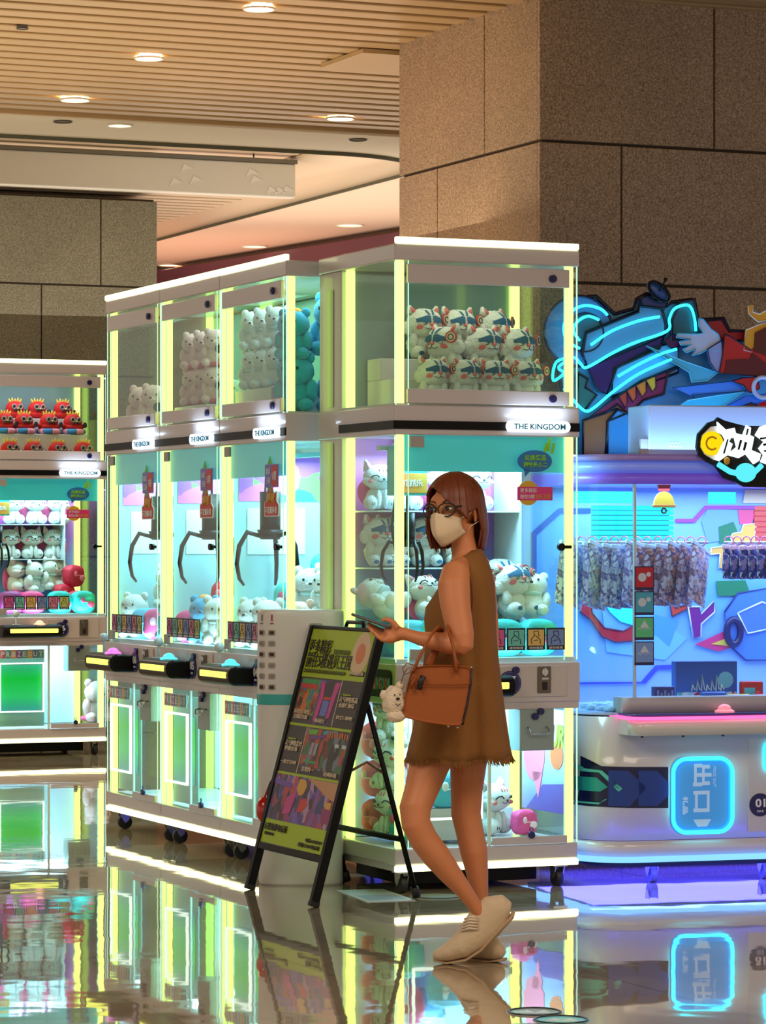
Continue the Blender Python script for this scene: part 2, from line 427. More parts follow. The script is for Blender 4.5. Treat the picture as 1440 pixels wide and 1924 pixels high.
# white plaster ceiling beyond, with a recessed bay that ends in a rounded corner
m_plas = mat('plaster', (236, 226, 206), .6)
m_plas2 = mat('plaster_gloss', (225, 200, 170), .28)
r = .9
ub, vb0 = uv(P(760, 318, 22.06)); ub += .06
vn = uv(P(300, 262, 20.5))[1]
arc = [(ub-r+r*math.sin(t*PI/2/10), vn+r-r*math.cos(t*PI/2/10)) for t in range(11)]
hole = [(-12, vn)]+arc+[(ub, 36)]
outer = hole+[(18, 36), (18, v_edge+.03), (-12, v_edge+.03)]
mb = MB(); mb.T = A.M(); mb.prism(outer, 3.99, 4.05, 'XY'); struct('ceiling', mb, m_plas)
mb = MB(); mb.T = A.M()
for a, b in zip(hole, hole[1:]):
    d = Vector((b[0]-a[0], b[1]-a[1], 0)).normalized(); nrm = Vector((-d.y, d.x, 0))*.012
    mb.loft([[Vector((*a, 3.965)), Vector((*b, 3.965)), Vector((*b, 3.995)), Vector((*a, 3.995))],
             [Vector((*a, 3.965))+nrm, Vector((*b, 3.965))+nrm, Vector((*b, 3.995))+nrm, Vector((*a, 3.995))+nrm]])
struct('trim_3', mb, mat('lip', (96, 96, 78), .5))
mb = MB(); mb.T = A.M(); mb.box((-12, vn-.3, 4.16), (ub+.2, 36, 4.2)); struct('ceiling_bay', mb, m_plas2)
mb = MB(); mb.T = A.M(); mb.sm = True
inn = [(ub-r+(r-.55)*math.sin(t*PI/2/10), vn+r-(r-.55)*math.cos(t*PI/2/10)) for t in range(11)]
mb.loft([[Vector((a[0], a[1], 3.992)), Vector((a[0]*.6+b[0]*.4, a[1]*.6+b[1]*.4, 4.10)), Vector((b[0], b[1], 4.158))] for a, b in zip([(-12, vn)]+arc+[(ub, 36)], [(-12, vn+.55)]+inn+[(ub-.55, 36)])], closed=False)
o = struct('trim_7', mb, m_plas2); sd = o.modifiers.new('s', 'SOLIDIFY'); sd.thickness = .01
mb = MB(); mb.T = A.M(); mb.box((ub+.02, vn+1.0, 3.975), (18, 36, 3.989)); struct('ceiling_aisle_tint', mb, mat('plaster_warm_lit', (232, 206, 186), .6))  # thin slab over the aisle, warm light painted into its colour
# inner curved cove ring with a bluish light slot
uc, vc = ub-.75, vn+.42
mb = MB(); mb.T = A.M()
pts = [(uc-9, vc), (uc-.5, vc)]+[(uc-.5+.45*math.sin(t*PI/12), vc+.45-.45*math.cos(t*PI/12)) for t in range(1, 9)]
mb.loft([[Vector((a, b, 4.10)), Vector((a, b+.04, 4.10)), Vector((a, b+.04, 4.22)), Vector((a, b, 4.22))] for a, b in pts])
struct('trim_4', mb, mat('cove', (206, 200, 190), .4))
mb = MB(); mb.T = A.M()
mb.loft([[Vector((a, b+.041, 4.12)), Vector((a, b+.055, 4.12)), Vector((a, b+.055, 4.17)), Vector((a, b+.041, 4.17))] for a, b in pts[1:]])
struct('trim_5', mb, emit('cove_light', (150, 200, 255), 1.3))
# second baffle field inside the bay
mb = MB(); mb.T = A.M(); v = vn+3.1
while v < vn+6.2:
    mb.box((ub-7, v-.06, 4.04), (ub-.25, v+.06, 4.14)); v += .2
struct('ceiling_baffles_far', mb, mat('baffle2', (206, 186, 160), .4))
# hanging light box banner
lb = P(0, 283, 22.2); u1, v1 = uv(P(556, 330, 22.6))
t = thing('hanging_banner', 'long pale acrylic banner box hanging below the white ceiling bay', 'banner', (0, 0, 0))
mb = MB(); mb.T = A.M(); mb.box((u1-5, v1, 3.86), (u1, v1+.1, 4.10), .01); obj('panel', mb, mat('banner', (214, 214, 206), .25), t)
mb = MB(); mb.T = A.M(); mb.box((u1-5.02, v1-.01, 4.10), (u1+.01, v1+.11, 4.13)); obj('rail', mb, mat('rail', (120, 120, 112), .3, .5), t)
mb = MB(); mb.T = A.M()
for k, (a, c) in enumerate(((.30, 3.97), (.33, 4.02), (.75, 3.95), (.82, 4.03), (.9, 3.93), (.12, 3.9), (.06, 3.91), (.18, 3.9))):
    mb = MB(); mb.T = A.M(); mb.prism([(u1-a-.05, c-.03), (u1-a-.01, c-.005), (u1-a+.05, c), (u1-a-.02, c+.035)], v1-.004, v1, 'XZ'); obj('film_crinkle', mb, mat('crinkle', (228, 228, 224), .15), t)
mb = MB(); mb.T = A.M()
for k in (0.3, 2.2, 4.4): mb = MB(); mb.T = A.M(); mb.cyl((u1-k, v1+.05, 4.12), (u1-k, v1+.05, 4.17), .006, 8); obj('hanger', mb, mat('rail', (120, 120, 112)), t)

# far shop wall: purple fascia over a warm wall
m_mauve = mat('mauve', (120, 62, 84), .35, var=.4, vscale=.8)
a, b = P(250, 512, 30.0), P(1100, 380, 23.6)
d = (b-a); d.z = 0; L_ = d.length; th = math.atan2(d.y, d.x)
T = Matrix.Translation((a.x, a.y, 0)) @ Matrix.Rotation(th, 4, 'Z')
mb = MB(); mb.T = T; mb.box((-3, .05, 0), (L_+1, .3, 4.05)); struct('wall_back', mb, mat('wall_warm', (205, 165, 135), .6, var=.2, vscale=1))
mb = MB(); mb.T = T; mb.box((-3, -.1, 3.50), (L_+1, .04, 3.93), .01); struct('trim_6', mb, m_mauve)
mb = MB(); mb.box((-14, 35.5, 0), (16, 35.8, 4.3)); struct('wall_far', mb, mat('wall_far', (150, 128, 104), .7, var=.3, vscale=.6))

# recessed ceiling lights
def spot(px, py, z, rad, label, warm=(255, 214, 160), e=30, on=True, power=18, drop=0.03, grp='recessed ceiling lights'):
    Y = (z-HC)*F/(HOR-py); c = P(px, py, Y)
    t = thing('ceiling_light' if on else 'ceiling_vent', label, 'ceiling light' if on else 'ceiling vent', (c.x, c.y, z), 0, grp if on else None)
    mb = MB(); mb.torus((0, 0, 0), rad, rad*.08, 28, 8, 'Z'); obj('rim', mb, mat('rimw', (230, 220, 200), .4) if on else mat('rimd', (90, 84, 74), .5), t)
    mb = MB(); mb.cyl((0, 0, .002), (0, 0, .02), rad*.93, 28)
    obj('lens' if on else 'grille', mb, emit('lens%d' % e, warm, e) if on else mat('ventd', (110, 104, 92), .6), t)
    if on:
        d = bpy.data.lights.new('ceiling_light', 'SPOT'); d.energy = power; d.color = lin(warm); d.spot_size = 2.2; d.spot_blend = .8; d.shadow_soft_size = rad
        l = bpy.data.objects.new('ceiling_lamp', d); C.objects.link(l); l.parent = t; l.location = (0, 0, -drop)
    return t
spot(487, 17, 4.01, .075, 'bright warm spotlight in the wooden slats, nearest the top edge', power=60)
spot(280, 110, 4.01, .075, 'bright warm spotlight in the wooden slats, second from the left', power=60)
spot(141, 188, 4.01, .085, 'bright warm spotlight in the wooden slats, leftmost', power=60)
spot(640, 223, 4.01, .085, 'bright warm spotlight in the slats beside the big pillar', power=60)
spot(225, 236, 3.985, .075, 'flat round white downlight in the plain white ceiling strip', (255, 240, 215), 5, power=30)
spot(118, 229, 3.985, .055, 'small round grey vent left of the white downlight', on=False)
spot(673, 263, 3.985, .055, 'small round grey vent in the white ceiling near the pillar', on=False)
spot(657, 423, 3.972, .11, 'pale downlight over the far aisle, beside the pillar', (255, 225, 180), 4, power=70)
spot(478, 463, 3.972, .11, 'pale downlight over the far aisle, middle one', (255, 225, 180), 4, power=70)
spot(320, 498, 3.972, .11, 'pale downlight over the far aisle, beside the left pillar', (255, 225, 180), 4, power=70)
spot(42, 54, 4.01, .03, 'small dark sensor dot in the wooden slats', on=False)
# ================================================ CLAW MACHINES
W_, D_, DB = .82, .80, .56               # width, depth, where the back housing starts
m_white = mat('machine_white', (206, 198, 202), .32, coat=.3)
m_alu = mat('machine_alu', (196, 190, 186), .3, .35)
m_led = emit('led_lime', (228, 255, 120), 2.6)
m_ledw = emit('led_warm', (255, 255, 190), 2.8)
m_cool = emit('led_cool', (225, 245, 255), 2.4)
m_edge = emit('acrylic_edge', (205, 255, 225), 1.1)
m_gl = glass('pane_glass', (243, 253, 249), 1.28)
m_gl2 = glass('pane_glass_clear', (250, 255, 253), 1.2)
m_black = mat('black_gloss', (7, 7, 9), .38, spec=.22)
m_band = mat('black_band', (8, 8, 9), .5, spec=.2)
m_blk = mat('black_matte', (16, 16, 18), .5)
m_navy = mat('navy', (28, 26, 92), .35)
m_wht = mat('print_white', (240, 240, 245), .4)
m_chrome = mat('chrome', (190, 190, 190), .2, .9)
m_rubber = mat('rubber', (22, 22, 24), .6)

def lamp_area(parent, loc, sx, sy, e, col, rot=(0, 0, 0)):
    d = bpy.data.lights.new('strip_or_fill_lamp', 'AREA'); d.shape = 'RECTANGLE'; d.size = sx; d.size_y = sy; d.energy = e; d.color = col
    l = bpy.data.objects.new('strip_or_fill_lamp', d); C.objects.link(l); l.parent = parent; l.location = loc; l.rotation_euler = rot
    l.visible_glossy = False if False else True
    return l

def claw_machine(fr, label, number, cfg):
    t = thing('claw_machine', label, 'claw machine', fr.o, fr.th, cfg.get('group'))
    W, D = W_, D_
    def part(name, mb, m, p=t, lab=None):
        o = obj(name, mb, m, p)
        if lab: o['label'] = lab
        return o
    # --- base
    mb = MB(); mb.box((0, 0, .118), (W, D, .185), .008); mb.box((.02, .02, .09), (W-.02, D-.02, .118)); part('base', mb, m_white)
    mb = MB(); mb.box((0, -.006, .092), (W, .014, .117), .004); part('light_strip', mb, m_ledw, lab='glowing strip along the bottom front edge')
    for (x, y) in ((.06, .07), (W-.06, .07), (.06, D-.07), (W-.06, D-.07)):
        mb = MB(); mb.box((x-.032, y-.03, .082), (x+.032, y+.03, .092)); mb.prism([(y-.028, .082), (y+.026, .082), (y+.02, .045), (y+.0, .03), (y-.012, .045)], x-.022, x-.017, 'YZ')
        mb.prism([(y-.028, .082), (y+.026, .082), (y+.02, .045), (y+.0, .03), (y-.012, .045)], x+.017, x+.022, 'YZ')
        c = part('caster', mb, m_chrome)
        mb = MB(); mb.cyl((x-.014, y+.004, .034), (x+.014, y+.004, .034), .034, 20); obj('wheel', mb, m_rubber, c)
    if cfg.get('under_dark_box'):
        mb = MB(); mb.box((.11, .16, .022), (W-.11, D-.14, .092), .004); part('under_dark_box', mb, m_band)  # black box added to stand in for the dark under the machine
    # --- roof and header beams
    mb = MB(); mb.box((-.004, -.006, 2.545), (W+.004, D, 2.612), .006); part('roof', mb, m_white)
    mb = MB(); mb.box((0, -.012, 2.612), (W, .012, 2.638), .005); part('light_strip', mb, m_ledw, lab='glowing strip along the top front edge')
    # --- corner bars: lime LED bars inside clear corner profiles
    for z0, z1, nm in ((.185, .762, 'lower'), (.933, 1.845, 'middle'), (1.965, 2.545, 'upper')):
        for x0, y0 in ((.014, .012), (W-.046, .012), (.014, DB-.045), (W-.046, DB-.045)):
            mb = MB(); mb.box((x0, y0, z0), (x0+.032, y0+.032, z1), .004, 1); part('light_bar', mb, m_led)
        for x0 in (.002, W-.006):
            mb = MB(); mb.box((x0, .001, z0), (x0+.004, .005, z1)); mb.box((.058 if x0 < .1 else W-.062, .004, z0), (.062 if x0 < .1 else W-.058, .008, z1)); part('acrylic_edge', mb, m_edge)
        # panes: front, both sides
        mb = MB(); mb.box((.05, -.002, z0+.004), (W-.05, .003, z1-.004)); part('front_pane', mb, m_gl)
        for x0 in (-.001, W-.004):
            mb = MB(); mb.box((x0, .006, z0+.002), (x0+.005, DB-.005, z1-.002)); part('side_pane', mb, m_gl)
    # --- back housing (solid)
    mb = MB(); mb.box((0, DB, .185), (W, D, 2.545), .006); part('back_housing', mb, m_white)
    # interior back panels
    bp = cfg['back']
    mb = MB(); mb.box((.05, DB-.008, .94), (W-.05, DB-.002, 1.845)); part('back_panel', mb, bp)
    mb = MB(); mb.box((.05, DB-.008, 1.97), (W-.05, DB-.002, 2.54)); part('back_panel', mb, cfg['back_up'])
    mb = MB(); mb.box((.05, DB-.008, .19), (W-.05, DB-.002, .76)); part('back_panel', mb, cfg['back_low'])
    # --- upper case door frame
    mb = MB(); mb.box((.05, -.014, 2.455), (W-.045, .006, 2.53), .003, 1); part('door_rail', mb, m_white)
    mb = MB(); mb.box((.05, -.014, 1.972), (W-.045, .006, 2.03), .003, 1); part('door_rail', mb, m_white)
    for z in (2.49, 2.0):
        mb = MB(); mb.cyl((W-.125, -.026, z), (W-.125, -.012, z), .016, 20); mb.cyl((W-.125, -.029, z), (W-.125, -.026, z), .008, 16); part('lock', mb, m_navy)
    # --- mid ledge, black band, glowing sign
    mb = MB(); mb.box((-.004, -.006, 1.845), (W+.004, D, 1.965), .006); part('header_beam', mb, m_white)
    mb = MB(); mb.box((-.006, -.012, 1.868), (W+.002, .0, 1.902)); mb.box((-.012, -.01, 1.868), (-.003, DB, 1.902)); part('black_band', mb, m_band)
    mb = MB(); mb.prism(rrect(W-.335, 1.862, W-.05, 1.908, .022), -.03, -.008); sg = part('logo_sign', mb, m_cool)
    s = MB(); text(s, 'THE KINGDOM', (W-.19, -.031, 1.885), .04, .235, .024, bold=.001); obj('lettering', s, mat('sgn', (40, 150, 190), .4), sg)
    lamp_area(t, (W-.19, -.05, 1.93), .26, .02, .25, (.6, .8, 1), (PI*.80, 0, 0))
    # --- middle door: small grey brackets, lock
    for z in (1.795, .94):
        mb = MB(); mb.box((.062, -.008, z), (.125, .004, z+.045), .002, 1); part('hinge_bracket', mb, mat('brk', (170, 166, 164), .4))
    mb = MB(); mb.cyl((W-.085, -.024, 1.395), (W-.085, -.004, 1.395), .015, 20); mb.box((W-.085, -.016, 1.388), (W-.035, -.006, 1.402), .003); part('door_lock', mb, m_black)
    # --- interior: ceiling gantry, deck
    mb = MB(); mb.box((.05, .03, 1.70), (W-.05, .05, 1.845)); mb2 = mb; part('valance', mb2, cfg.get('valance', m_val))
    mb = MB(); mb.box((.05, .27, 1.79), (W-.05, .30, 1.81)); mb.box((.22, .05, 1.81), (.25, DB-.02, 1.83)); part('gantry_rail', mb, m_alu)
    mb = MB(); mb.box((.006, .01, .925), (W-.006, DB, .945)); part('deck', mb, cfg.get('deck', m_deck))
    mb = MB(); mb.box((.006, .01, 1.955), (W-.006, DB, 1.972)); part('deck', mb, m_white)
    # --- control panel
    mb = MB(); mb.box((-.004, -.012, .762), (W+.004, D, .925), .005); part('control_panel', mb, m_white)
    mb = MB(); mb.box((.40, -.0165, .785), (W-.06, -.0125, .912), .001, 1); part('cash_door', mb, mat('cashdoor', (206, 198, 196), .35))
    # console
    mb = MB(); mb.prism([(-.012, .79), (-.012, .872), (-.10, .878), (-.128, .868), (-.138, .84), (-.134, .808), (-.115, .792)], .06, .475, 'YZ'); c = part('console', mb, m_black)
    md = c.modifiers.new('b', 'BEVEL'); md.width = .012; md.segments = 3; md.limit_method = 'ANGLE'
    mb = MB(); mb.box((.11, -.1415, .825), (.44, -.13, .852), .003, 1); obj('light_bar', mb, emit('led_yellow', (250, 255, 110), 1.6), c)
    mb = MB(); mb.cyl((.17, -.07, .873), (.17, -.07, .881), .03, 20); mb.cyl((.17, -.07, .878), (.17, -.07, .935), .006, 10); mb.ell((.17, -.07, .952), .022, 16, 10); obj('joystick', mb, mat('joy', (205, 225, 228), .2), c)
    bc = cfg['button']
    mb = MB(); mb.ell((.33, -.075, .878), (.042, .042, .012), 24, 8); mb.ell((.33, -.075, .884), (.028, .028, .022), 24, 10); obj('button', mb, mat('btn%d' % number, bc, .3, emis=bc, es=.9), c)
    # number badge
    mb = MB(); mb.cyl((.50, -.022, .842), (.50, -.0165, .842), .05, 40); b = part('number_badge', mb, m_navy)
    s = MB(); text(s, '%02d' % number if cfg.get('digits') is None else cfg['digits'], (.50, -.0228, .852), .05, .052, .038, bold=.0015); text(s, 'ISSUE', (.50, -.0228, .818), .016, .03, .009); obj('lettering', s, m_wht, b)
    mb = MB(); mb.torus((.50, -.0225, .842), .044, .0012, 40, 6); obj('ring', mb, mat('ringb', (120, 120, 190), .4), b)
    mb = MB(); mb.cyl((.525, -.03, .895), (.525, -.016, .895), .015, 18); part('lock', mb, m_navy)
    # coin slot
    mb = MB(); mb.box((.625, -.024, .80), (.685, -.0165, .908), .003); c = part('coin_slot', mb, mat('coinplate', (112, 100, 88), .4, .5))
    mb = MB(); mb.cyl((.655, -.030, .885), (.655, -.023, .885), .014, 16); mb.box((.652, -.031, .868), (.658, -.024, .903)); mb.box((.642, -.027, .855), (.672, -.023, .862)); obj('coin_knob', mb, m_chrome, c)
    mb = MB(); mb.box((.645, -.028, .812), (.667, -.0235, .845), .002, 1); obj('return_flap', mb, m_blk, c)
    # --- prize cabinet, front
    mb = MB(); mb.box((.41, -.003, .185), (.424, .006, .762)); part('divider', mb, m_edge2)
    mb = MB(); mb.box((.43, -.01, .185), (W-.055, .002, .215)); part('rail', mb, m_white)
    mb = MB(); mb.box((0, -.006, .735), (W, .004, .762)); part('rail', mb, m_white)
    mb = MB(); mb.box((.55, -.012, .565), (.705, .10, .735), .004); dr = part('cash_drawer', mb, mat('drawer', (150, 168, 166), .35, .2))
    mb = MB(); mb.tube([(.585, -.012, .66), (.585, -.035, .655), (.585, -.035, .635), (.67, -.035, .635), (.67, -.035, .655), (.67, -.012, .66)], .004, 8); obj('handle', mb, m_chrome, dr)
    mb = MB(); mb.cyl((.615, -.026, .705), (.615, -.012, .705), .014, 16); mb.cyl((.64, -.026, .725), (.64, -.012, .725), .014, 16); obj('lock', mb, m_navy, dr)
    mb = MB(); mb.cyl((.60, -.022, .222), (.60, -.006, .222), .014, 16); mb.torus((.60, -.014, .245), .008, .002, 16, 6); part('lock', mb, m_navy)
    if cfg.get('chute', True):
        # glowing frame of the prize window with its screen
        x0, x1, z0, z1 = .075, .385, .295, .625
        mb = MB()
        for a in ((x0, .008, z0, x1, z0+.010), (x0, .008, z1-.010, x1, z1), (x0, .008, z0, x0+.010, z1), (x1-.010, .008, z0, x1, z1)): mb.box((a[0], -.008, a[2]), (a[3], .004, a[4]))
        pf = part('prize_window_frame', mb, emit('frame_glow', (235, 255, 235), 1.5))
        if cfg.get('screen', True):
            mb = MB(); mb.box((x0+.02, .03, z0+.0), (x1-.01, .036, z1-.02)); part('prize_screen', mb, m_screen)
            mb = MB(); mb.box((.05, .045, .20), (.40, .050, .70)); part('chute_wall', mb, m_chute)
        cols = [(235, 120, 140), (60, 190, 200), (240, 180, 60), (150, 110, 200), (60, 190, 200), (235, 200, 90), (60, 150, 200), (90, 200, 180)]
        sgn = bpy.data.objects.new('prize_sign', None)
        mb = MB(); mb.box((.072, -.008, .652), (.385, -.004, .712)); sgn = part('prize_sign', mb, mat('psb', (225, 235, 240), .4))
        word = 'PRIZEOUT'; x = .096
        for k, ch in enumerate(word):
            s = MB(); s.prism(rrect(x-.0185, .656, x+.0185, .708, .008, 3), -.0095, -.008); text(s, ch, (x, -.0105, .682), .05, .026, .036, bold=.002)
            for f in s.bm.faces:
                if f.calc_center_median().y > -.0101: f.material_index = 1
            obj('letter', s, [m_wht, mat('pl%d' % k, cols[k], .4)], sgn); x += .0375
        mb = MB(); mb.box((.40, .01, .20), (.406, .40, .76)); part('chute_pane', mb, m_gl)
    # instruction cards on the glass
    x = .40 if cfg.get('cards') == 'r' else .10
    cc = [(210, 90, 160), (110, 200, 190), (225, 190, 110), (120, 150, 215), (210, 130, 170), (190, 210, 120)]
    n = 4 if cfg.get('cards') == 'r' else 6; wc = .09 if n == 4 else .077
    for k in range(n):
        s = MB(); s.box((x+.003, -.006, .975), (x+wc-.003, -.003, 1.065)); cd = obj('instruction_card', s, mat('cardk', (24, 26, 34), .4), t)
        s = MB(); s.box((x+.009, -.0068, .993), (x+wc-.009, -.006, 1.058)); obj('picture', s, mat('card%d' % k, cc[k], .4), cd)
        s = MB(); xm = x+wc/2
        s.tube([(xm-.02, -.007, 1.0), (xm-.022, -.007, 1.02), (xm-.006, -.007, 1.036), (xm+.004, -.007, 1.028), (xm+.018, -.007, 1.018), (xm+.02, -.007, 1.0)], .0018, 6)
        s.tube([(xm-.008, -.007, 1.036), (xm-.012, -.007, 1.05), (xm+.01, -.007, 1.052), (xm+.012, -.007, 1.03)], .0018, 6); s.tube([(xm-.012, -.007, 1.012), (xm+.008, -.007, 1.016)], .0014, 6)
        obj('drawing', s, m_blk, cd)
        s = MB(); text(s, '请勿摇晃', (xm, -.0068, .984), .02, wc*.7, .010); obj('lettering', s, m_wht, cd)
        x += wc
    # stickers on the glass, top right
    if cfg.get('stick') == 'bubble':
        sx, sz = W-.20, 1.745
        mb = MB(); mb.prism([(sx+.078*math.cos(a*PI/16), sz+.045*math.sin(a*PI/16)) for a in range(32)], -.006, -.003); mb.prism([(sx-.05, sz-.03), (sx-.02, sz-.04), (sx-.045, sz-.065)], -.006, -.003); st = part('bubble_sticker', mb, mat('bub', (40, 120, 200), .4), lab='blue speech bubble sticker with green lettering')
        s = MB(); text(s, '兑换奖品', (sx, -.008, sz+.014), .03, .1, .024, bold=.001); text(s, '请联系小二', (sx, -.008, sz-.014), .03, .11, .022, bold=.001)
        obj('lettering', s, mat('bubt', (130, 210, 60), .4), st)
        s = MB()
        for dx, dz, h in ((.045, .045, .03), (.06, .05, .045), (.078, .04, .035)): s.prism([(sx+dx-.006, sz+dz-.008), (sx+dx+.006, sz+dz-.008), (sx+dx+.015, sz+dz+h), (sx+dx+.003, sz+dz+h)], -.007, -.003)
        obj('sprout', s, mat('bubt', (130, 210, 60)), st)
        sz = 1.615
        mb = MB(); mb.cyl((sx-.03, -.005, sz), (sx-.03, -.003, sz), .05, 28); st = part('promo_sticker', mb, mat('yel', (225, 180, 50), .4), lab='pink banner sticker over a yellow disc')
        s = MB(); s.prism([(sx-.08, sz-.03), (sx+.08, sz-.03), (sx+.08, sz+.025), (sx-.08, sz+.025)], -.0065, -.004); obj('banner', s, mat('pnk', (225, 60, 140), .4), st)
        s = MB(); text(s, '更多精彩', (sx-.03, -.008, sz+.011), .03, .075, .018); text(s, '前往5楼', (sx-.035, -.008, sz-.014), .03, .065, .018); obj('lettering', s, m_wht, st)
        s = MB(); text(s, '快乐王国!', (sx+.035, -.008, sz-.014), .03, .07, .018); obj('lettering', s, mat('yel', (225, 180, 50)), st)
    else:
        sx, sz = W-.17, 1.70
        mb = MB(); mb.box((sx-.08, -.006, sz-.05), (sx+.08, -.003, sz+.05), .001, 1); st = part('promo_sticker', mb, mat('prb', (120, 120, 215), .4), lab='blue and red promotional sticker')
        s = MB(); s.box((sx+.0, -.0065, sz-.045), (sx+.075, -.006, sz+.045)); obj('banner', s, mat('red', (205, 30, 60), .4), st)
        s = MB(); s.prism([(sx-.05, sz+.05), (sx+.0, sz+.05), (sx-.02, sz+.085)], -.006, -.003); obj('arrow', s, mat('grn', (90, 190, 60), .4), st)
        s = MB(); s.prism([(sx-.05, sz-.05), (sx+.0, sz-.05), (sx-.025, sz-.08)], -.006, -.003); obj('arrow', s, mat('grn', (90, 190, 60), .4), st)
        s = MB(); text(s, '精彩', (sx-.035, -.008, sz+.02), .03, .05, .025); text(s, '王国', (sx-.035, -.008, sz-.02), .03, .05, .025); text(s, '5楼', (sx+.038, -.008, sz), .03, .05, .04); obj('lettering', s, m_wht, st)
        sz = 1.575
        fl_ = [(sx-.085, sz-.05), (sx+.085, sz-.05), (sx+.09, sz+.0), (sx+.06, sz+.02), (sx+.065, sz+.06), (sx+.03, sz+.05), (sx+.01, sz+.09), (sx-.02, sz+.055), (sx-.05, sz+.075), (sx-.06, sz+.02), (sx-.09, sz+.01)]
        mb = MB(); mb.prism(fl_, -.006, -.004); st = part('flame_sticker', mb, m_wht, lab='red and orange flame shaped sticker')
        s = MB(); s.prism([((x-sx)*.9+sx, (z-sz)*.9+sz) for x, z in fl_], -.007, -.006); obj('flame', s, mat('flr', (215, 40, 30), .4), st)
        s = MB(); text(s, '爆款', (sx, -.0085, sz+.03), .05, .09, .045, bold=.001); obj('lettering', s, mat('yel', (225, 180, 50)), st)
        s = MB(); text(s, '不定量补货', (sx, -.0085, sz-.022), .04, .14, .032, bold=.001); obj('lettering', s, m_wht, st)
    # hanging price box on the gantry, claw
    cx, cy, cz = cfg.get('claw', (.24, .24, 1.56))
    mb = MB(); mb.box((cx-.07, cy-.05, cz+.05), (cx+.07, cy+.05, cz+.25), .004); hb = part('gantry_head', mb, cfg.get('headm', mat('ghead', (70, 190, 195), .35)))
    mb = MB(); mb.box((cx-.065, cy-.054, cz+.06), (cx+.065, cy-.05, cz+.14), .001, 1); obj('label_plate', mb, ramp_mat('rainbow', [(0, (235, 90, 60)), (.5, (240, 190, 60)), (1, (90, 190, 110))], 'X', 0, .6, .4), hb)
    s = MB(); text(s, '抓抓乐', (cx, cy-.056, cz+.10), .04, .09, .03, bold=.001); obj('lettering', s, m_wht, hb)
    mb = MB(); k = cfg.get('cs', 1.0); z0 = cz-.0
    mb.cyl((cx, cy, cz+.05), (cx, cy, z0-.02), .006, 8); mb.cyl((cx, cy, z0-.02), (cx, cy, z0-.13*k), .032*k, 20); mb.cyl((cx, cy, z0-.13*k), (cx, cy, z0-.16*k), .042*k, 20, .03*k)
    cl = part('claw', mb, m_black)
    for q in range(3):
        a = q*2*PI/3+cfg.get('ca', .5); ca, sa = math.cos(a), math.sin(a)
        zz = z0-.15*k
        mb = MB(); mb.tube([(cx+ca*rr*k, cy+sa*rr*k, zz+dz*k) for rr, dz in ((.03, 0), (.075, .012), (.10, -.03), (.108, -.085), (.10, -.13), (.085, -.15))], [.007*k, .008*k, .008*k, .007*k, .006*k, .004*k], 8); obj('prong', mb, m_black, cl)
    mb = MB(); mb.tube([(cx-.05, cy, cz+.06), (cx-.07, cy, cz-.08), (cx-.05, cy, cz-.19), (cx-.02, cy, cz-.16), (cx-.045, cy, cz-.05)], .006, 8); obj('cable', mb, m_black, cl)
    # lights inside
    lc = cfg.get('lc', (.82, .97, 1))
    lamp_area(t, (W/2, .28, 1.78), W*.8, .35, cfg.get('e_mid', 14), lc)
    lamp_area(t, (W/2, .035, .95+.0), W*.8, .02, cfg.get('e_deck', 3), lc, (PI*.75, 0, 0))
    lamp_area(t, (W/2, .28, .75), W*.8, .35, cfg.get('e_low', 13), cfg.get('lcl', lc))
    lamp_area(t, (W/2, .28, 2.54), W*.8, .35, cfg.get('e_up', 3), cfg.get('lcu', (.8, 1, .75)))
    return t

m_val = mat('valance_cyan', (70, 200, 210), .35, emis=(70, 210, 220), es=.25)
m_deck = mat('deck', (200, 225, 235), .4)
m_edge2 = mat('clear_edge', (225, 250, 240), .2)
m_screen = ramp_mat('prize_screen', [(0, (60, 130, 160)), (.35, (50, 205, 120)), (.7, (20, 200, 70)), (1, (60, 180, 150))], 'Z', .28, .62, .3, es=.55)
m_chute = mat('chute', (170, 215, 220), .5)
m_bk_pp = ramp_mat('back_purple', [(0, (110, 190, 230)), (.35, (120, 150, 225)), (.6, (150, 90, 180)), (1, (205, 120, 190))], 'Z', .95, 1.8, .4)
m_bk_bl = mat('back_ice', (196, 228, 240), .35)
m_bk_tm = mat('back_teal_grey', (92, 120, 116), .12, coat=.4)
m_bk_gr = mat('back_green_grey', (150, 190, 180), .3)
m_bk_low = ramp_mat('back_low', [(0, (190, 225, 255)), (.5, (205, 235, 240)), (1, (235, 215, 245))], 'Z', .2, .75, .4)

f17 = Fr(23.5, .049, 12.78)
RTH = 22.9
vrow = Vector((-math.sin(math.radians(RTH)), math.cos(math.radians(RTH)), 0))
PR = Vector((-.406, 13.54, 0))
def frow(i):                     # i=0 nearest; origin is the far end of the unit
    o = PR + vrow*(.826*i+.823)
    return Fr(RTH-90, o.x, o.y)
k16 = P(200, 1412, 21.4); f16 = Fr(23.5, k16.x-.82*math.cos(math.radians(23.5)), 21.4-.82*math.sin(math.radians(23.5)))
row = [frow(i) for i in range(3)]
g = 'claw machines standing in the row on the left'
M17 = claw_machine(f17, 'tall claw machine number 17 behind the woman, full of white tigers and cats', 17,
    dict(under_dark_box=True, back=m_bk_pp, back_up=m_bk_tm, back_low=m_bk_low, button=(255, 170, 90), cards='r', stick='bubble', claw=(.15, .22, 1.555), screen=False, e_mid=21, lc=(.42, .78, 1), e_up=1.2, lcu=(1, .95, .7)))
MR0 = claw_machine(row[0], 'claw machine nearest in the row, with mint and blue plush on top', 4,
    dict(back=m_bk_bl, back_up=m_bk_gr, back_low=m_bk_low, button=(90, 225, 235), digits='04', claw=(row[0].on(.16, 508, 900)[0], .16, 1.66), cs=1.45, e_up=5, lcu=(.7, 1, 1), e_mid=19, lc=(.50, .84, 1), group=None))
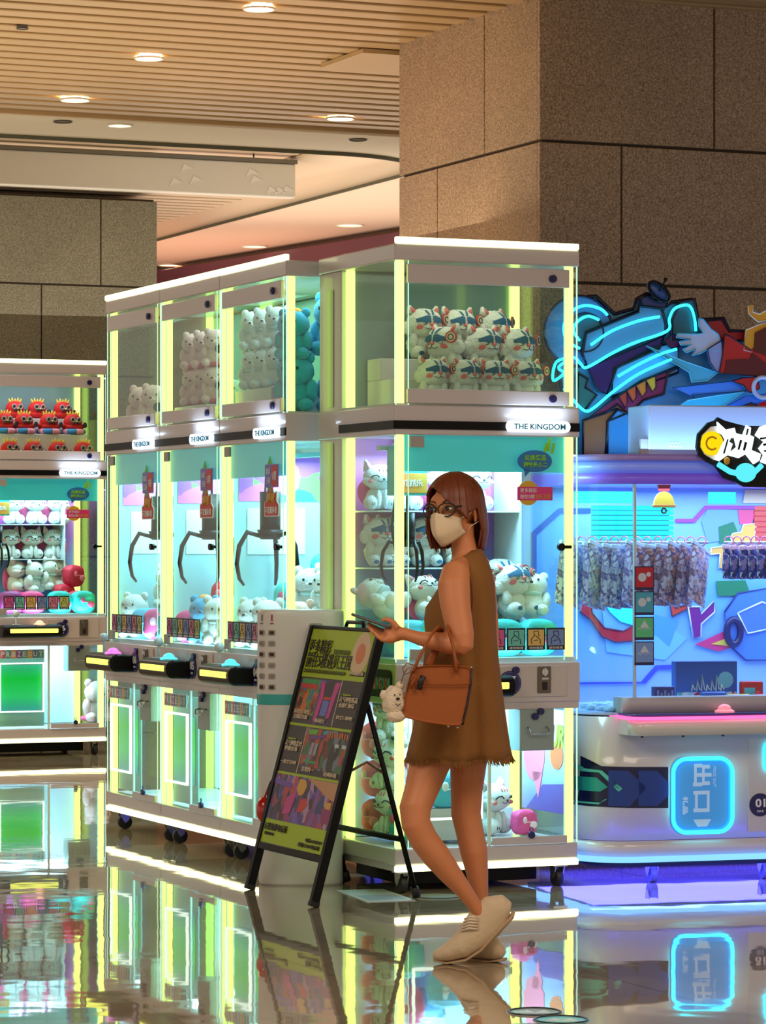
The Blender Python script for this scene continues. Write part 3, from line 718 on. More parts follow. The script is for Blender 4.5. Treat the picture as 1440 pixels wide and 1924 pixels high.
MR1 = claw_machine(row[1], 'claw machine in the middle of the row, with pink plush on top', 5,
    dict(back=m_bk_bl, back_up=m_bk_gr, back_low=m_bk_low, button=(90, 225, 235), digits='05', claw=(row[1].on(.16, 398, 900)[0], .16, 1.66), cs=1.45, e_up=3, lcu=(.8, 1, .9), e_mid=19, lc=(.50, .84, 1), group=None))
MR2 = claw_machine(row[2], 'claw machine farthest in the row, with one pink pair on top', 6,
    dict(back=m_bk_bl, back_up=m_bk_gr, back_low=m_bk_low, button=(240, 120, 230), digits='06', claw=(row[2].on(.16, 302, 900)[0], .16, 1.66), cs=1.45, e_up=2, lcu=(.9, 1, .85), e_mid=19, lc=(.50, .84, 1), group=None))
M16 = claw_machine(f16, 'claw machine number 16 at the far left, red plush on top', 16,
    dict(under_dark_box=True, back=m_bk_pp, back_up=mat('bu16', (120, 140, 150), .2), back_low=m_bk_low, button=(255, 190, 150), stick='bubble', claw=(.13, .22, 1.55), e_mid=18, e_up=3, lc=(.55, .85, 1), lcu=(.9, .95, 1)))

# shelves inside 17 and 16
def shelves(t, levels, x1=.70):
    for z in levels:
        mb = MB(); mb.box((.052, .30, z-.006), (x1, DB-.01, z)); obj('shelf', mb, mat('shelf', (225, 240, 248), .2), t)
    mb = MB(); mb.box((x1, .30, .96), (x1+.008, DB-.01, 1.75)); obj('shelf_side', mb, mat('shelf', (225, 240, 248)), t)
shelves(M17, (1.545, 1.31))
shelves(M16, (1.545, 1.31), .62)
# printed poster on the inner right wall of the low cabinet of 17
PT = Matrix.Translation((W_-.012, .50, 0)) @ Matrix.Rotation(-PI/2, 4, 'Z')
mb = MB(); mb.T = PT; mb.box((0, 0, .29), (.47, .004, .72)); po = obj('poster', mb, ramp_mat('poster_bg', [(0, (110, 110, 190)), (.3, (150, 170, 220)), (1, (235, 240, 245))], 'Z', .3, .7, .3), M17)
mb = MB(); mb.T = PT; mb.prism([(.12+.10*math.cos(a*PI/10), .53+.12*math.sin(a*PI/10)) for a in range(20)], -.003, 0); mb.prism([(.10, .45), (.2, .45), (.16, .34)], -.003, 0); obj('pink_shape', mb, mat('ppink', (240, 120, 150), .4), po)
mb = MB(); mb.T = PT; mb.prism([(.04, .29), (.47, .29), (.47, .42), (.2, .40)], -.002, 0); obj('violet_ground', mb, mat('pviol', (90, 60, 150), .4), po)
mb = MB(); text(mb, 'OURS', (0, 0, 0), .09, .24, .10, bold=.004, shear=.2, M=PT @ Matrix.Translation((.33, -.004, .61))); obj('lettering', mb, mat('plime', (170, 200, 40), .4), po)
mb = MB(); mb.T = PT; mb.cyl((.33, -.002, .53), (.33, 0, .53), .06, 28); obj('orange_disc', mb, mat('porange', (225, 110, 50), .4), po)
mb = MB(); mb.box((.44, .02, .19), (W_-.05, DB-.03, .20)); mb.box((.44, DB-.05, .19), (W_-.05, DB-.03, .29)); obj('tray', mb, m_white, M17)
# rounded nameplate on the left side of 17, and green reflections painted at the rear
mb = MB(); mb.prism([(a, b) for a, b in rrect(.02, .79, .34, .90, .03)], -.012, -.003, 'YZ'); n_ = obj('side_nameplate', mb, m_blk, M17)
for k, ch in enumerate('THE KINGDOM'):
    if ch == ' ': continue
    s = MB(); text(s, ch, (0, 0, 0), .06, .022, .05, bold=.003, M=Matrix.Translation((-.0135, .322-k*.0285, .845)) @ Matrix.Rotation(-PI/2, 4, 'Z'))
    obj('letter', s, mat('nk%d' % (k % 2), [(90, 170, 215), (225, 110, 120)][k % 2], .4), n_)
for t_ in (M17,):
    mb = MB(); mb.box((-.004, .64, .20), (-.001, .70, 1.83)); mb.box((-.004, .64, 1.98), (-.001, .70, 2.47)); obj('green_reflection', mb, mat('reflection_green', (190, 225, 150), .12), t_)  # pale green reflection painted as thin plates on the housing
# ================================================ GIFT MACHINE 01 (right), its neon board and goods
fg = Fr(16.7, .845, 13.10)
gift = thing('gift_machine', 'wide rounded white prize machine number 01 with blue lit window', 'prize machine', fg.o, fg.th)
def gx(px, py, c=0.0): return fg.on(c, px, py)
GW, GD = 2.3, .95
m_gw = mat('gift_white', (222, 218, 222), .22, coat=.6)
m_lav = mat('lavender', (160, 140, 240), .3, coat=.3)
m_neonp = emit('neon_pink', (255, 90, 150), 2.4)
m_neonc = emit('neon_cyan', (45, 235, 255), 3.5)
m_neonb = emit('neon_blue', (110, 170, 255), 2.0)
def gp(name, mb, m, p=gift, lab=None):
    o = obj(name, mb, m, p)
    if lab: o['label'] = lab
    return o
def plan(x0, y0, x1, y1, r, n=8):
    """plan outline: front corners rounded by r"""
    pts = [(x0+r-r*math.cos(a*PI/2/n), y0+r-r*math.sin(a*PI/2/n)) for a in range(n+1)]
    pts += [(x1-r+r*math.sin(a*PI/2/n), y0+r-r*math.cos(a*PI/2/n)) for a in range(n+1)]
    return pts+[(x1, y1), (x0, y1)]
def slab(mb, x0, y0, x1, y1, r, z0, z1):
    pts = plan(x0, y0, x1, y1, r); m = len(pts)
    A = [mb._v((a, b, z0)) for a, b in pts]; B = [mb._v((a, b, z1)) for a, b in pts]
    mb._f(A[::-1]); mb._f(B)
    for i in range(m):
        k = (i+1) % m; f = mb._f([A[i], A[k], B[k], B[i]])
        if f and i < m-3: f.smooth = True
mb = MB(); slab(mb, 0, 0, GW, GD, .22, .185, .695); gp('body', mb, m_gw)
mb = MB(); slab(mb, .004, .004, GW, GD, .22, .118, .183); gp('skirt', mb, m_gw)
mb = MB(); slab(mb, -.006, -.006, GW, GD, .226, .094, .116); gp('light_strip', mb, m_neonb, lab='glowing ice blue strip round the bottom')
mb = MB(); slab(mb, .05, .05, GW, GD-.05, .2, .07, .094); gp('chassis', mb, m_blk)
for px in (1229, 1440):
    x, _ = gx(px, 1640, .08); y = .10
    mb = MB(); mb.box((x-.04, y-.035, .088), (x+.04, y+.035, .096))
    for q in (-.022, .018): mb.prism([(y-.03, .09), (y+.03, .09), (y+.02, .045), (y+.0, .026), (y-.012, .045)], x+q, x+q+.004, 'YZ')
    c = gp('caster', mb, mat('cast_lt', (190, 190, 200), .3, .4)); mb = MB(); mb.cyl((x-.014, y, .033), (x+.014, y, .033), .033, 20); obj('wheel', mb, mat('wheelg', (90, 90, 100), .5), c)
# counter with pink glow line
xc0 = gx(1185, 1360, -.12)[0]
mb = MB(); slab(mb, xc0, -.16, GW, .1, .07, .625, .690); gp('counter', mb, m_gw)
mb = MB(); slab(mb, xc0-.008, -.168, GW, .1, .07, .690, .702); gp('counter_light', mb, m_neonp, lab='glowing pink line along the counter edge')
mb = MB(); slab(mb, xc0+.004, -.15, GW, .1, .06, .702, .712); gp('counter_top', mb, mat('ctop', (60, 60, 130), .25))
mb = MB(); slab(mb, xc0+.01, -.03, GW, .1, .03, .712, .775); gp('sill', mb, mat('sill', (190, 180, 190), .4))
for px in (1207, 1284, 1359):
    x = gx(px, 1385, -.1)[0]; mb = MB(); mb.cyl((x, -.10, .615), (x, -.10, .626), .006, 10); gp('screw', mb, m_blk)
# pink push button on the counter
x, z = gx(1362, 1335, -.08)
mb = MB(); mb.ell((x, -.08, .716), (.043, .04, .012), 24, 8); mb.ell((x, -.08, .727), (.028, .028, .02), 20, 8); gp('push_button', mb, mat('pbtn', (255, 170, 180), .3, emis=(255, 130, 150), es=.6))
# arrow graphic printed on the body
def gpoly(pts, c=0.0): return [gx(a, b, c) for a, b in pts]
gr = [(1046, 1380), (1088, 1407), (1120, 1441), (1256, 1441), (1256, 1518), (1060, 1518), (1046, 1518)]
def on_body(name, pts, m, lift, parent):
    """decal on the body front that wraps round its rounded corner"""
    P2 = gpoly(pts); b2 = bmesh.new(); vs = [b2.verts.new((a, 0, b)) for a, b in P2]; b2.faces.new(vs)
    bmesh.ops.triangulate(b2, faces=b2.faces[:])
    x = .02
    while x < .24:
        bmesh.ops.bisect_plane(b2, geom=b2.verts[:]+b2.edges[:]+b2.faces[:], plane_co=(x, 0, 0), plane_no=(1, 0, 0)); x += .02
    if min(p[0] for p in P2) < 0:
        bmesh.ops.bisect_plane(b2, geom=b2.verts[:]+b2.edges[:]+b2.faces[:], plane_co=(.001, 0, 0), plane_no=(-1, 0, 0), clear_outer=True)
    mb = MB(); mp = {}
    for v in b2.verts:
        x = v.co.x; r = .22
        y = 0 if x > r else r-math.sqrt(max(0, r*r-(r-x)**2))
        mp[v] = mb._v((x-(0 if x > r else lift*.7), y-lift, v.co.z))
    for f in b2.faces: mb._f([mp[v] for v in f.verts])
    b2.free()
    o = obj(name, mb, m, parent, fixn=False)
    sd = o.modifiers.new('s', 'SOLIDIFY'); sd.thickness = .0008
    return o
ag = on_body('arrow_graphic', gr, mat('arr_navy', (18, 20, 70), .3), .0015, gift)
m_ab = mat('arr_blue', (24, 62, 150), .3); m_at = mat('arr_teal', (40, 165, 165), .3)
on_body('chevron', [(1150, 1448), (1182, 1448), (1215, 1480), (1185, 1515), (1150, 1515), (1180, 1481)], m_ab, .003, ag)
on_body('chevron', [(1200, 1448), (1234, 1448), (1256, 1470), (1256, 1495), (1235, 1514), (1200, 1514), (1224, 1480)], m_ab, .003, ag)
on_body('teal_arrow', [(1046, 1463), (1133, 1463), (1149, 1480), (1138, 1489), (1046, 1489)], m_at, .003, ag)
on_body('teal_line', [(1046, 1385), (1060, 1392), (1088, 1414), (1118, 1447), (1140, 1449), (1172, 1482), (1166, 1488), (1162, 1484), (1136, 1453), (1114, 1453), (1085, 1420), (1046, 1395)], mat('arr_mint', (90, 205, 200), .3), .003, ag)
on_body('teal_line', [(1046, 1510), (1138, 1510), (1148, 1503), (1145, 1503), (1136, 1513), (1046, 1514)], mat('arr_mint', (90, 205, 200)), .003, ag)
# prize flap with neon ring
q0, q1 = gx(1258, 1570), gx(1379, 1418); x0, z0, x1, z1 = q0[0], q0[1], q1[0], q1[1]
def ring_pts(x0, z0, x1, z1, r, y): return [Vector((a, y, b)) for a, b in rrect(x0, z0, x1, z1, r, 8)]
mb = MB(); mb.prism(rrect(x0+.005, z0+.005, x1-.005, z1-.005, .06, 8), -.006, -.001); fl_ = gp('prize_flap', mb, mat('flap_blue', (60, 140, 215), .25, emis=(50, 140, 220), es=.25), lab='blue prize flap ringed by cyan neon')
pp = ring_pts(x0+.012, z0+.012, x1-.012, z1-.012, .06, -.016)
mb = MB(); mb.tube(pp+[pp[0], pp[1]], .008, 10); obj('neon_ring', mb, m_neonc, fl_)
xm, zm = (x0+x1)/2, (z0+z1)/2
mb = MB(); mb.prism(rrect(x0+.035, z0+.035, x1-.035, z1-.035, .04, 8), -.008, -.006); obj('panel', mb, mat('flap_pan', (70, 150, 220), .3, emis=(60, 150, 225), es=.35), fl_)
m_lt = mat('flap_print', (190, 215, 245), .4, emis=(160, 200, 245), es=.25)
def rbox(mb, a, b, y0=-.0095, y1=-.008): mb.box((min(a[0], b[0]), y0, min(a[1], b[1])), (max(a[0], b[0]), y1, max(a[1], b[1])))
RM = Matrix.Rotation(-PI/2, 4, 'Y')
mb = MB(); text(mb, '出口', (0, 0, 0), .1, .20, .082, bold=.003, M=Matrix.Translation((xm-.0, -.0088, zm+.03)) @ Matrix.Rotation(PI/2, 4, 'Y')); obj('large_lettering', mb, m_lt, fl_)
mb = MB(); text(mb, '礼品', (0, 0, 0), .03, .075, .024, bold=.001, M=Matrix.Translation((xm-.075, -.0088, zm-.04)) @ Matrix.Rotation(PI/2, 4, 'Y')); obj('small_lettering', mb, m_lt, fl_)
mb = MB(); text(mb, 'PRIZE OUT', (0, 0, 0), .02, .085, .012, M=Matrix.Translation((xm+.055, -.0088, zm+.075)) @ Matrix.Rotation(PI/2, 4, 'Y')); obj('small_lettering', mb, m_lt, fl_)
mb = MB(); mb.prism([(xm-.04, zm-.10), (xm+.04, zm-.10), (xm+.02, zm-.13), (xm-.02, zm-.13)], -.0095, -.008); obj('arrow', mb, m_lt, fl_)
# side service door and badge 01
xs = gx(1406, 1500)[0]; zb, zt = gx(1406, 1563)[1], gx(1406, 1387)[1]
mb = MB(); mb.box((xs, -.003, zb), (GW-.5, 0, zt), .001, 1); gp('service_door', mb, mat('svc', (212, 206, 212), .25))
x, z = gx(1428, 1512)
mb = MB(); mb.cyl((x, -.007, z), (x, -.003, z), .048, 40); b = gp('number_badge', mb, m_navy); s = MB(); text(s, '01', (x, -.0085, z+.008), .05, .045, .036, bold=.0015); text(s, 'ISSUE', (x, -.0085, z-.026), .016, .03, .009); obj('lettering', s, m_wht, b)
q0, q1 = gx(1437, 1448), gx(1450, 1396); mb = MB(); pp = ring_pts(q0[0], q0[1], q0[0]+.2, q1[1], .02, -.012); mb.tube(pp+[pp[0]], .007, 8); gp('neon_ring', mb, m_neonc)
# glass case: header
mb = MB(); slab(mb, 0, 0, GW, GD, .22, 1.655, 1.700); gp('header', mb, mat('hdr_purple', (130, 100, 235), .3, emis=(100, 70, 240), es=.2))
mb = MB(); slab(mb, .015, .015, GW, GD, .21, 1.700, 1.752); gp('header_band', mb, mat('hdr_blue', (140, 160, 240), .25, emis=(90, 120, 240), es=.25))
mb = MB(); slab(mb, -.004, -.004, GW, GD, .222, 1.752, 1.778); gp('header_cap', mb, m_lav)
# back wall print
m_sky = ramp_mat('case_sky', [(0, (150, 175, 240)), (.5, (100, 165, 240)), (1, (150, 190, 250))], 'Z', .7, 1.65, .35)
mb = MB(); mb.box((.01, GD-.03, .70), (GW, GD, 1.655)); bw = gp('back_print', mb, m_sky)
BC = GD-.032
def bpoly(name, pts, col, lift, out=None):
    mb = MB(); q = [fg.on(BC, a, b) for a, b in pts]
    mb.prism(q, BC-lift, BC-lift+.004)
    o = obj(name, mb, mat('bp_%d_%d_%d' % col, col, .4), bw)
    if out:
        cx = sum(p[0] for p in q)/len(q); cz = sum(p[1] for p in q)/len(q)
        mb = MB(); mb.tube([Vector((a, BC-lift, b)) for a, b in q]+[Vector((q[0][0], BC-lift, q[0][1]))], .004, 6); obj('outline', mb, mat('bp_%d_%d_%d' % out, out, .4), bw)
    return o
bpoly('cloud_shape', [(1230, 1155), (1275, 1165), (1258, 1215), (1236, 1195), (1190, 1180)], (80, 150, 225), .004)
bpoly('cloud_shape', [(1130, 1130), (1210, 1140), (1290, 1200), (1250, 1240), (1140, 1225)], (120, 180, 240), .003)
bpoly('blue_shape', [(1318, 980), (1330, 955), (1400, 960), (1395, 1010), (1330, 1020)], (120, 160, 235), .003)
bpoly('green_shape', [(1350, 990), (1378, 980), (1390, 1010), (1352, 1022)], (40, 120, 90), .005)
bpoly('magenta_line', [(1270, 975), (1302, 975), (1325, 950), (1440, 950), (1440, 957), (1328, 957), (1306, 982), (1270, 982)], (175, 70, 175), .006, None)
bpoly('blue_line', [(1040, 1282), (1205, 1281), (1232, 1250), (1308, 1247), (1316, 1258), (1236, 1258), (1213, 1284), (1040, 1286)], (60, 70, 200), .006)
bpoly('navy_frame', [(1000, 1000), (1050, 955), (1110, 955), (1110, 964), (1054, 964), (1008, 1006), (1008, 1080), (1000, 1090)], (40, 90, 190), .006)
bpoly('pink_shape', [(1386, 958), (1420, 958), (1412, 985), (1390, 985)], (235, 80, 130), .007)
bpoly('red_shape', [(1415, 958), (1445, 958), (1445, 1020), (1418, 1020)], (205, 40, 60), .008)
bpoly('orange_shape', [(1372, 1010), (1376, 1003), (1392, 1000), (1396, 986), (1420, 984), (1416, 1018), (1376, 1022)], (240, 180, 90), .009, (245, 235, 220))
bpoly('orange_shape', [(1335, 1030), (1362, 1026), (1362, 1068), (1350, 1068), (1352, 1040), (1335, 1042)], (235, 170, 90), .008, (245, 235, 220))
bpoly('red_limb', [(1095, 1120), (1108, 1125), (1112, 1152), (1135, 1180), (1170, 1186), (1190, 1175), (1190, 1204), (1155, 1206), (1130, 1195), (1110, 1165), (1090, 1150)], (195, 35, 60), .010, (110, 30, 80))
bpoly('purple_shape', [(1292, 1140), (1314, 1140), (1316, 1154), (1340, 1130), (1342, 1150), (1317, 1172), (1316, 1196), (1302, 1199)], (120, 30, 130), .010, (210, 200, 235))
bpoly('red_tick', [(1258, 1132), (1264, 1130), (1268, 1142), (1290, 1136), (1290, 1144), (1262, 1158)], (210, 60, 60), .010, (90, 30, 60))
bpoly('pink_ray', [(1305, 1211), (1360, 1186), (1378, 1215), (1350, 1224)], (210, 50, 120), .009)
bpoly('yellow_ray', [(1335, 1210), (1362, 1200), (1370, 1214)], (225, 185, 80), .012)
bpoly('dark_tree', [(1345, 1092), (1400, 1090), (1410, 1118), (1348, 1120)], (30, 120, 90), .008)
bpoly('cyan_bowl', [(1130, 1125), (1192, 1125), (1192, 1176), (1165, 1168), (1145, 1150)], (60, 235, 245), .011)
bpoly('orange_shape', [(1400, 920), (1440, 920), (1440, 945), (1396, 945)], (250, 215, 180), .006)
# a plain round vehicle printed on the wall at the right
bpoly('blue_cart', [(1360, 1150), (1385, 1115), (1440, 1105), (1460, 1240), (1400, 1240), (1372, 1215)], (70, 120, 215), .012, (25, 35, 120))
bpoly('cart_screen', [(1384, 1152), (1430, 1131), (1450, 1140), (1450, 1180), (1403, 1190)], (75, 115, 225), .017, (225, 220, 245))
mb = MB(); a = fg.on(BC, 1376, 1187); mb.torus((a[0], BC-.02, a[1]), .055, .016, 28, 8, sx=.6); obj('cart_wheel', mb, m_navy, bw)
# case deck, glass
mb = MB(); slab(mb, .012, .012, GW, GD-.02, .21, .700, .712); gp('case_deck', mb, mat('cdeck', (170, 190, 235), .3))
gl = MB(); pts = plan(0.004, .004, GW, GD, .22); Apts = [p for p in pts if p[0] < .9 or p[1] > .5]
Q = [Vector((a, b, 0)) for a, b in pts[:-2]]; Q = [Vector((.004, GD, 0))]+Q
gl.loft([[Vector((p.x, p.y, .712)), Vector((p.x, p.y, 1.655))] for p in Q], cap=False, closed=False)
og = obj('curved_glass', gl, m_gl, gift, fixn=False); sd = og.modifiers.new('s', 'SOLIDIFY'); sd.thickness = .004; sd.offset = 0
xe = gx(1191, 1100)[0]; mb = MB(); mb.box((xe, -.004, .712), (xe+.012, .012, 1.655), .002, 1); gp('glass_joint', mb, mat('gj', (190, 215, 245), .2))
# lit top rails inside
for z, a, b in ((1.60, .06, .33), (1.60, .68, .80)): 
    mb = MB(); mb.box((a, .35, z-.02), (b, .37, z+.03)); gp('top_light', mb, emit('cy_in', (70, 245, 255), 1.2))
d_ = [(1.2, .45, 1.64, 1.9, .7, 34, (.50, .68, 1)), (.3, .5, 1.64, .45, .7, 7, (.4, .9, 1))]
for x, y, z, sx, sy, e, c in d_: lamp_area(gift, (x, y, z), sx, sy, e, c)
lamp_area(gift, (1.1, .3, .068), 2.2, .7, 70, (.04, .04, 1))
lamp_area(gift, (1.1, -.02, .09), 2.2, .06, 3, (.08, .12, 1))
lamp_area(gift, (1.1, -.02, .69), 1.4, .04, 1.0, (1, .25, .5), (0, 0, 0))
lamp_area(gift, (1.1, .30, 1.80), 2.0, .12, 9, (.22, .5, 1), (PI*1.06, 0, 0))  # this lamp and the next are added to light the sign board blue
lamp_area(gift, (1.1, .66, 1.80), 2.0, .08, 5, (.22, .6, 1), (PI, 0, 0))
# cyan tube rack
c_ = .45
q0, q1 = fg.on(c_, 1112, 1015), fg.on(c_, 1265, 950)
rk = gp('tube_rack', (lambda m: (m.box((q0[0]+.01, c_+.02, q0[1]), (q1[0]-.01, c_+.03, q1[1])), m)[1])(MB()), mat('rackb', (50, 150, 200), .4))
for k in range(7):
    z = q0[1]+(q1[1]-q0[1])*(k+.5)/7
    mb = MB(); mb.tube([(q0[0], c_, z), (q1[0], c_, z)], .0085, 10); obj('cyan_tube', mb, emit('tube_c', (50, 245, 250), 1.25), rk)
q0, q1 = fg.on(c_, 1420, 1020), fg.on(c_, 1470, 950)
for k in range(7):
    z = q0[1]+(q1[1]-q0[1])*(k+.5)/7
    mb = MB(); mb.tube([(q0[0], c_, z), (q1[0], c_, z)], .0085, 10); gp('pink_tube', mb, emit('tube_p', (255, 130, 160), 1.1))
# golden bell print hanging in the case
x, z = fg.on(.2, 1248, 948)
bl = thing('hanging_bell', 'golden bell sign hanging at the top of the gift machine window', 'bell', fg.W(x, .2, z), fg.th)
mb = MB(); mb.prism([(.045*math.cos(a*PI/14), .055*math.sin(a*PI/14)) for a in range(15)], -.008, .008); obj('dome', mb, mat('bellg', (235, 190, 70), .35), bl)
mb = MB(); mb.box((-.05, -.012, -.012), (.05, .012, .0), .003); obj('rim', mb, mat('bello', (190, 120, 50), .35), bl)
mb = MB(); mb.torus((0, 0, -.026), .01, .0035, 18, 6); obj('clapper', mb, m_blk, bl)
mb = MB(); mb.prism([(-.022, .056), (.022, .056), (.030, .085), (-.030, .085)], -.006, .006); obj('ribbon', mb, mat('red'), bl) if False else obj('ribbon', mb, mat('belr', (220, 60, 70), .4), bl)
# hanging gift pouches: each a clear pouch with a card, on a hook bar
def pouch_proto(nm, w, h, bcol, ccol, i):
    t = thing(nm, 'x', 'gift pouch')
    mb = MB(); n = 6
    rows = []
    for j in range(n+1):
        z = -h*j/n; th_ = .004+.012*math.sin(PI*j/n); ww = w/2*(.92+.08*math.sin(PI*j/n))
        rows.append([Vector((-ww, 0, z)), Vector((-ww*.5, -th_, z)), Vector((ww*.5, -th_, z)), Vector((ww, 0, z)), Vector((ww*.5, th_, z)), Vector((-ww*.5, th_, z))])
    mb.loft(rows); obj('pouch', mb, bcol, t)
    mb = MB(); mb.box((-w/2, -.006, -.006), (w/2, .006, .012), .002, 1); obj('header_strip', mb, ccol, t)
    mb = MB(); mb.torus((0, 0, .03), .02, .003, 16, 6, 'X'); obj('hook', mb, mat('hookpl', (225, 120, 170), .3), t)
    return t
pm = [patch_mat('pouch_silver', [(190, 200, 235), (140, 150, 210), (225, 230, 250), (120, 110, 170), (200, 170, 190)], 60, .25),
      patch_mat('pouch_brown', [(190, 160, 200), (150, 110, 130), (210, 200, 240), (110, 90, 140), (220, 150, 140)], 60, .25),
      patch_mat('pouch_navy', [(60, 80, 200), (30, 35, 110), (200, 215, 250), (50, 60, 160), (150, 120, 200)], 50, .25)]
pr = [pouch_proto('gift_pouch', .20, .25, pm[0], mat('hs', (200, 205, 235), .4), 0), pouch_proto('gift_pouch', .19, .24, pm[1], mat('hs', (200, 205, 235)), 1), pouch_proto('gift_pouch', .13, .13, pm[2], mat('hs2', (240, 190, 220), .4), 2)]
used = [False]*3; rr = random.Random(5)
def ordn(i): return ['first', 'second', 'third', 'fourth', 'fifth', 'sixth', 'seventh', 'eighth', 'ninth', 'tenth', 'eleventh', 'twelfth', 'thirteenth', 'fourteenth', 'fifteenth', 'sixteenth', 'seventeenth'][i]
NP = 13
for i in range(NP):
    px = 1072+i*20.5; k = 0 if i < 7 else 1
    x, z = fg.on(.22, px, 1030)
    o = pr[k] if not used[k] else copy_tree(pr[k]); used[k] = True
    o.location = fg.W(x, .22+.006*(i % 2), z); o.rotation_euler = (rr.uniform(-.05, .05), rr.uniform(.05, .30), fg.th+.70+rr.uniform(-.15, .15))
    tag(o, '%s gift pouch, %s from the left on the long hook bar' % ('silvery clear' if k == 0 else 'brownish clear', ordn(i)), 'gift pouch', 'gift pouches hanging on the long bar')
for i in range(6):
    x, z = fg.on(.22, 1370+i*17, 1030)
    o = pr[2] if not used[2] else copy_tree(pr[2]); used[2] = True
    o.location = fg.W(x, .22+.006*(i % 2), z); o.rotation_euler = (0, rr.uniform(-.06, .06), fg.th+.7+rr.uniform(-.1, .1))
    tag(o, 'navy gift pouch, %s from the left on the right hook bar' % ordn(i), 'gift pouch', 'navy gift pouches on the right bar')
x0_, z_ = fg.on(.22, 1062, 1021); x1_, _ = fg.on(.22, 1330, 1021)
mb = MB(); mb.tube([(x0_, .22, z_+.004), (x1_, .22, z_+.004)], .006, 8); gp('hook_bar', mb, m_chrome)
x0_, _ = fg.on(.22, 1362, 1021); mb = MB(); mb.tube([(x0_, .22, z_+.004), (GW, .22, z_+.004)], .006, 8); gp('hook_bar', mb, m_chrome)
# instruction strip on the glass
for k, (col, (py0, py1)) in enumerate(zip([(190, 30, 60), (70, 170, 215), (90, 205, 150), (120, 160, 235)], ((1064, 1109), (1111, 1156), (1159, 1203), (1205, 1250)))):
    a, b = gx(1193, py1, -.006), gx(1229, py0, -.006)
    mb = MB(); mb.box((a[0], -.008, a[1]), (b[0], -.005, b[1])); cd = gp('instruction_card', mb, m_navy)
    mb = MB(); mb.box((a[0]+.004, -.0088, a[1]+.012), (b[0]-.004, -.008, b[1]-.004)); obj('picture', mb, mat('ic%d' % k, col, .4), cd)
    mb = MB(); xm, zm = (a[0]+b[0])/2, (a[1]+b[1])/2+.004
    if k < 2: mb.cyl((xm-.01, -.0098, zm), (xm-.01, -.0088, zm), .018, 18); mb.cyl((xm+.018, -.0098, zm+.012), (xm+.018, -.0088, zm+.012), .01, 14)
    else: mb.tube([(xm-.03+.012*i, -.0092, zm-.01*(i % 2)) for i in range(6)], .002, 6); mb.prism([(xm-.02, zm), (xm, zm+.03), (xm+.02, zm)], -.0098, -.0088)
    obj('drawing', mb, mat('icd', (200, 215, 245), .4), cd)
# goods on the case floor behind the sill
def at_deck(px, c): return fg.on(c, px, 1300)[0]
DZ = .712
def deckthing(name, label, cat, px, c, z=DZ, rz=0): return thing(name, label, cat, fg.W(at_deck(px, c), c, z), fg.th+rz)
t = deckthing('boxed_game', 'large blue boxed game leaning at the back of the window ledge', 'box', 1325, .25)
mb = MB(); mb.box((-.14, -.02, 0), (.14, .03, .20), .002, 1); obj('box', mb, ramp_mat('bx', [(0, (70, 120, 220)), (1, (20, 70, 170))], 'Z', 0, .2, .3), t)
mb = MB(); mb.box((-.135, -.022, .02), (.135, -.02, .07)); obj('picture', mb, patch_mat('bxp', [(200, 225, 250), (60, 160, 220), (220, 50, 80), (240, 240, 250), (90, 200, 220)], 45, .3), t)
mb = MB()
for k in range(7): mb.tube([(-.07+k*.022, -.024, .075), (-.065+k*.022, -.024, .10+.02*(k % 3)), (-.055+k*.022, -.024, .08)], .004, 6)
obj('lettering', mb, m_wht, t)
mb = MB(); mb.cyl((.085, -.024, .12), (.085, -.02, .12), .035, 24); obj('emblem', mb, mat('emb', (120, 190, 225), .3), t)
t = deckthing('game_booklet', 'small dark violet printed box left of the big blue one', 'box', 1248, .12)
mb = MB(); mb.box((-.045, -.01, 0), (.045, .03, .10), .002, 1); obj('box', mb, mat('vio', (50, 40, 130), .3), t)
mb = MB(); 
for k in range(5): mb.box((-.035+k*.016, -.012, .015), (-.026+k*.016, -.01, .085-.01*(k % 2)))
obj('stripes', mb, mat('vst', (130, 130, 220), .3), t)
t = deckthing('toy_camera', 'small dark brown camera toy on the window ledge', 'toy', 1224, .04)
mb = MB(); mb.box((-.028, -.014, 0), (.022, .014, .036), .004); obj('body', mb, mat('cambr', (60, 38, 30), .35), t)
mb = MB(); mb.cyl((.005, -.026, .02), (.005, -.012, .02), .013, 18); obj('lens', mb, m_black, t)
mb = MB(); mb.tube([(-.03, 0, .012), (-.048, 0, .02), (-.052, 0, .034)], .004, 6); obj('crank', mb, m_black, t)
items = [(1300, .08, (.05, .03, .04), (210, 235, 245), 'small white blister pack, leftmost in front of the blue box', 'toy packet'), (1340, .09, (.06, .03, .06), (50, 90, 200), 'tilted blue toy box in front of the large blue game', 'toy box'),
         (1362, .05, (.03, .02, .03), (240, 70, 110), 'small pink toy beside the tilted blue box', 'toy'), (1388, .12, (.05, .03, .05), (240, 190, 60), 'yellow striped toy packet right of the pink toy', 'toy packet'),
         (1412, .16, (.05, .03, .09), (200, 30, 50), 'dark red boxed toy, tall, near the right edge', 'toy box'), (1436, .10, (.05, .03, .05), (215, 50, 60), 'red toy packet at the right edge of the ledge', 'toy packet')]
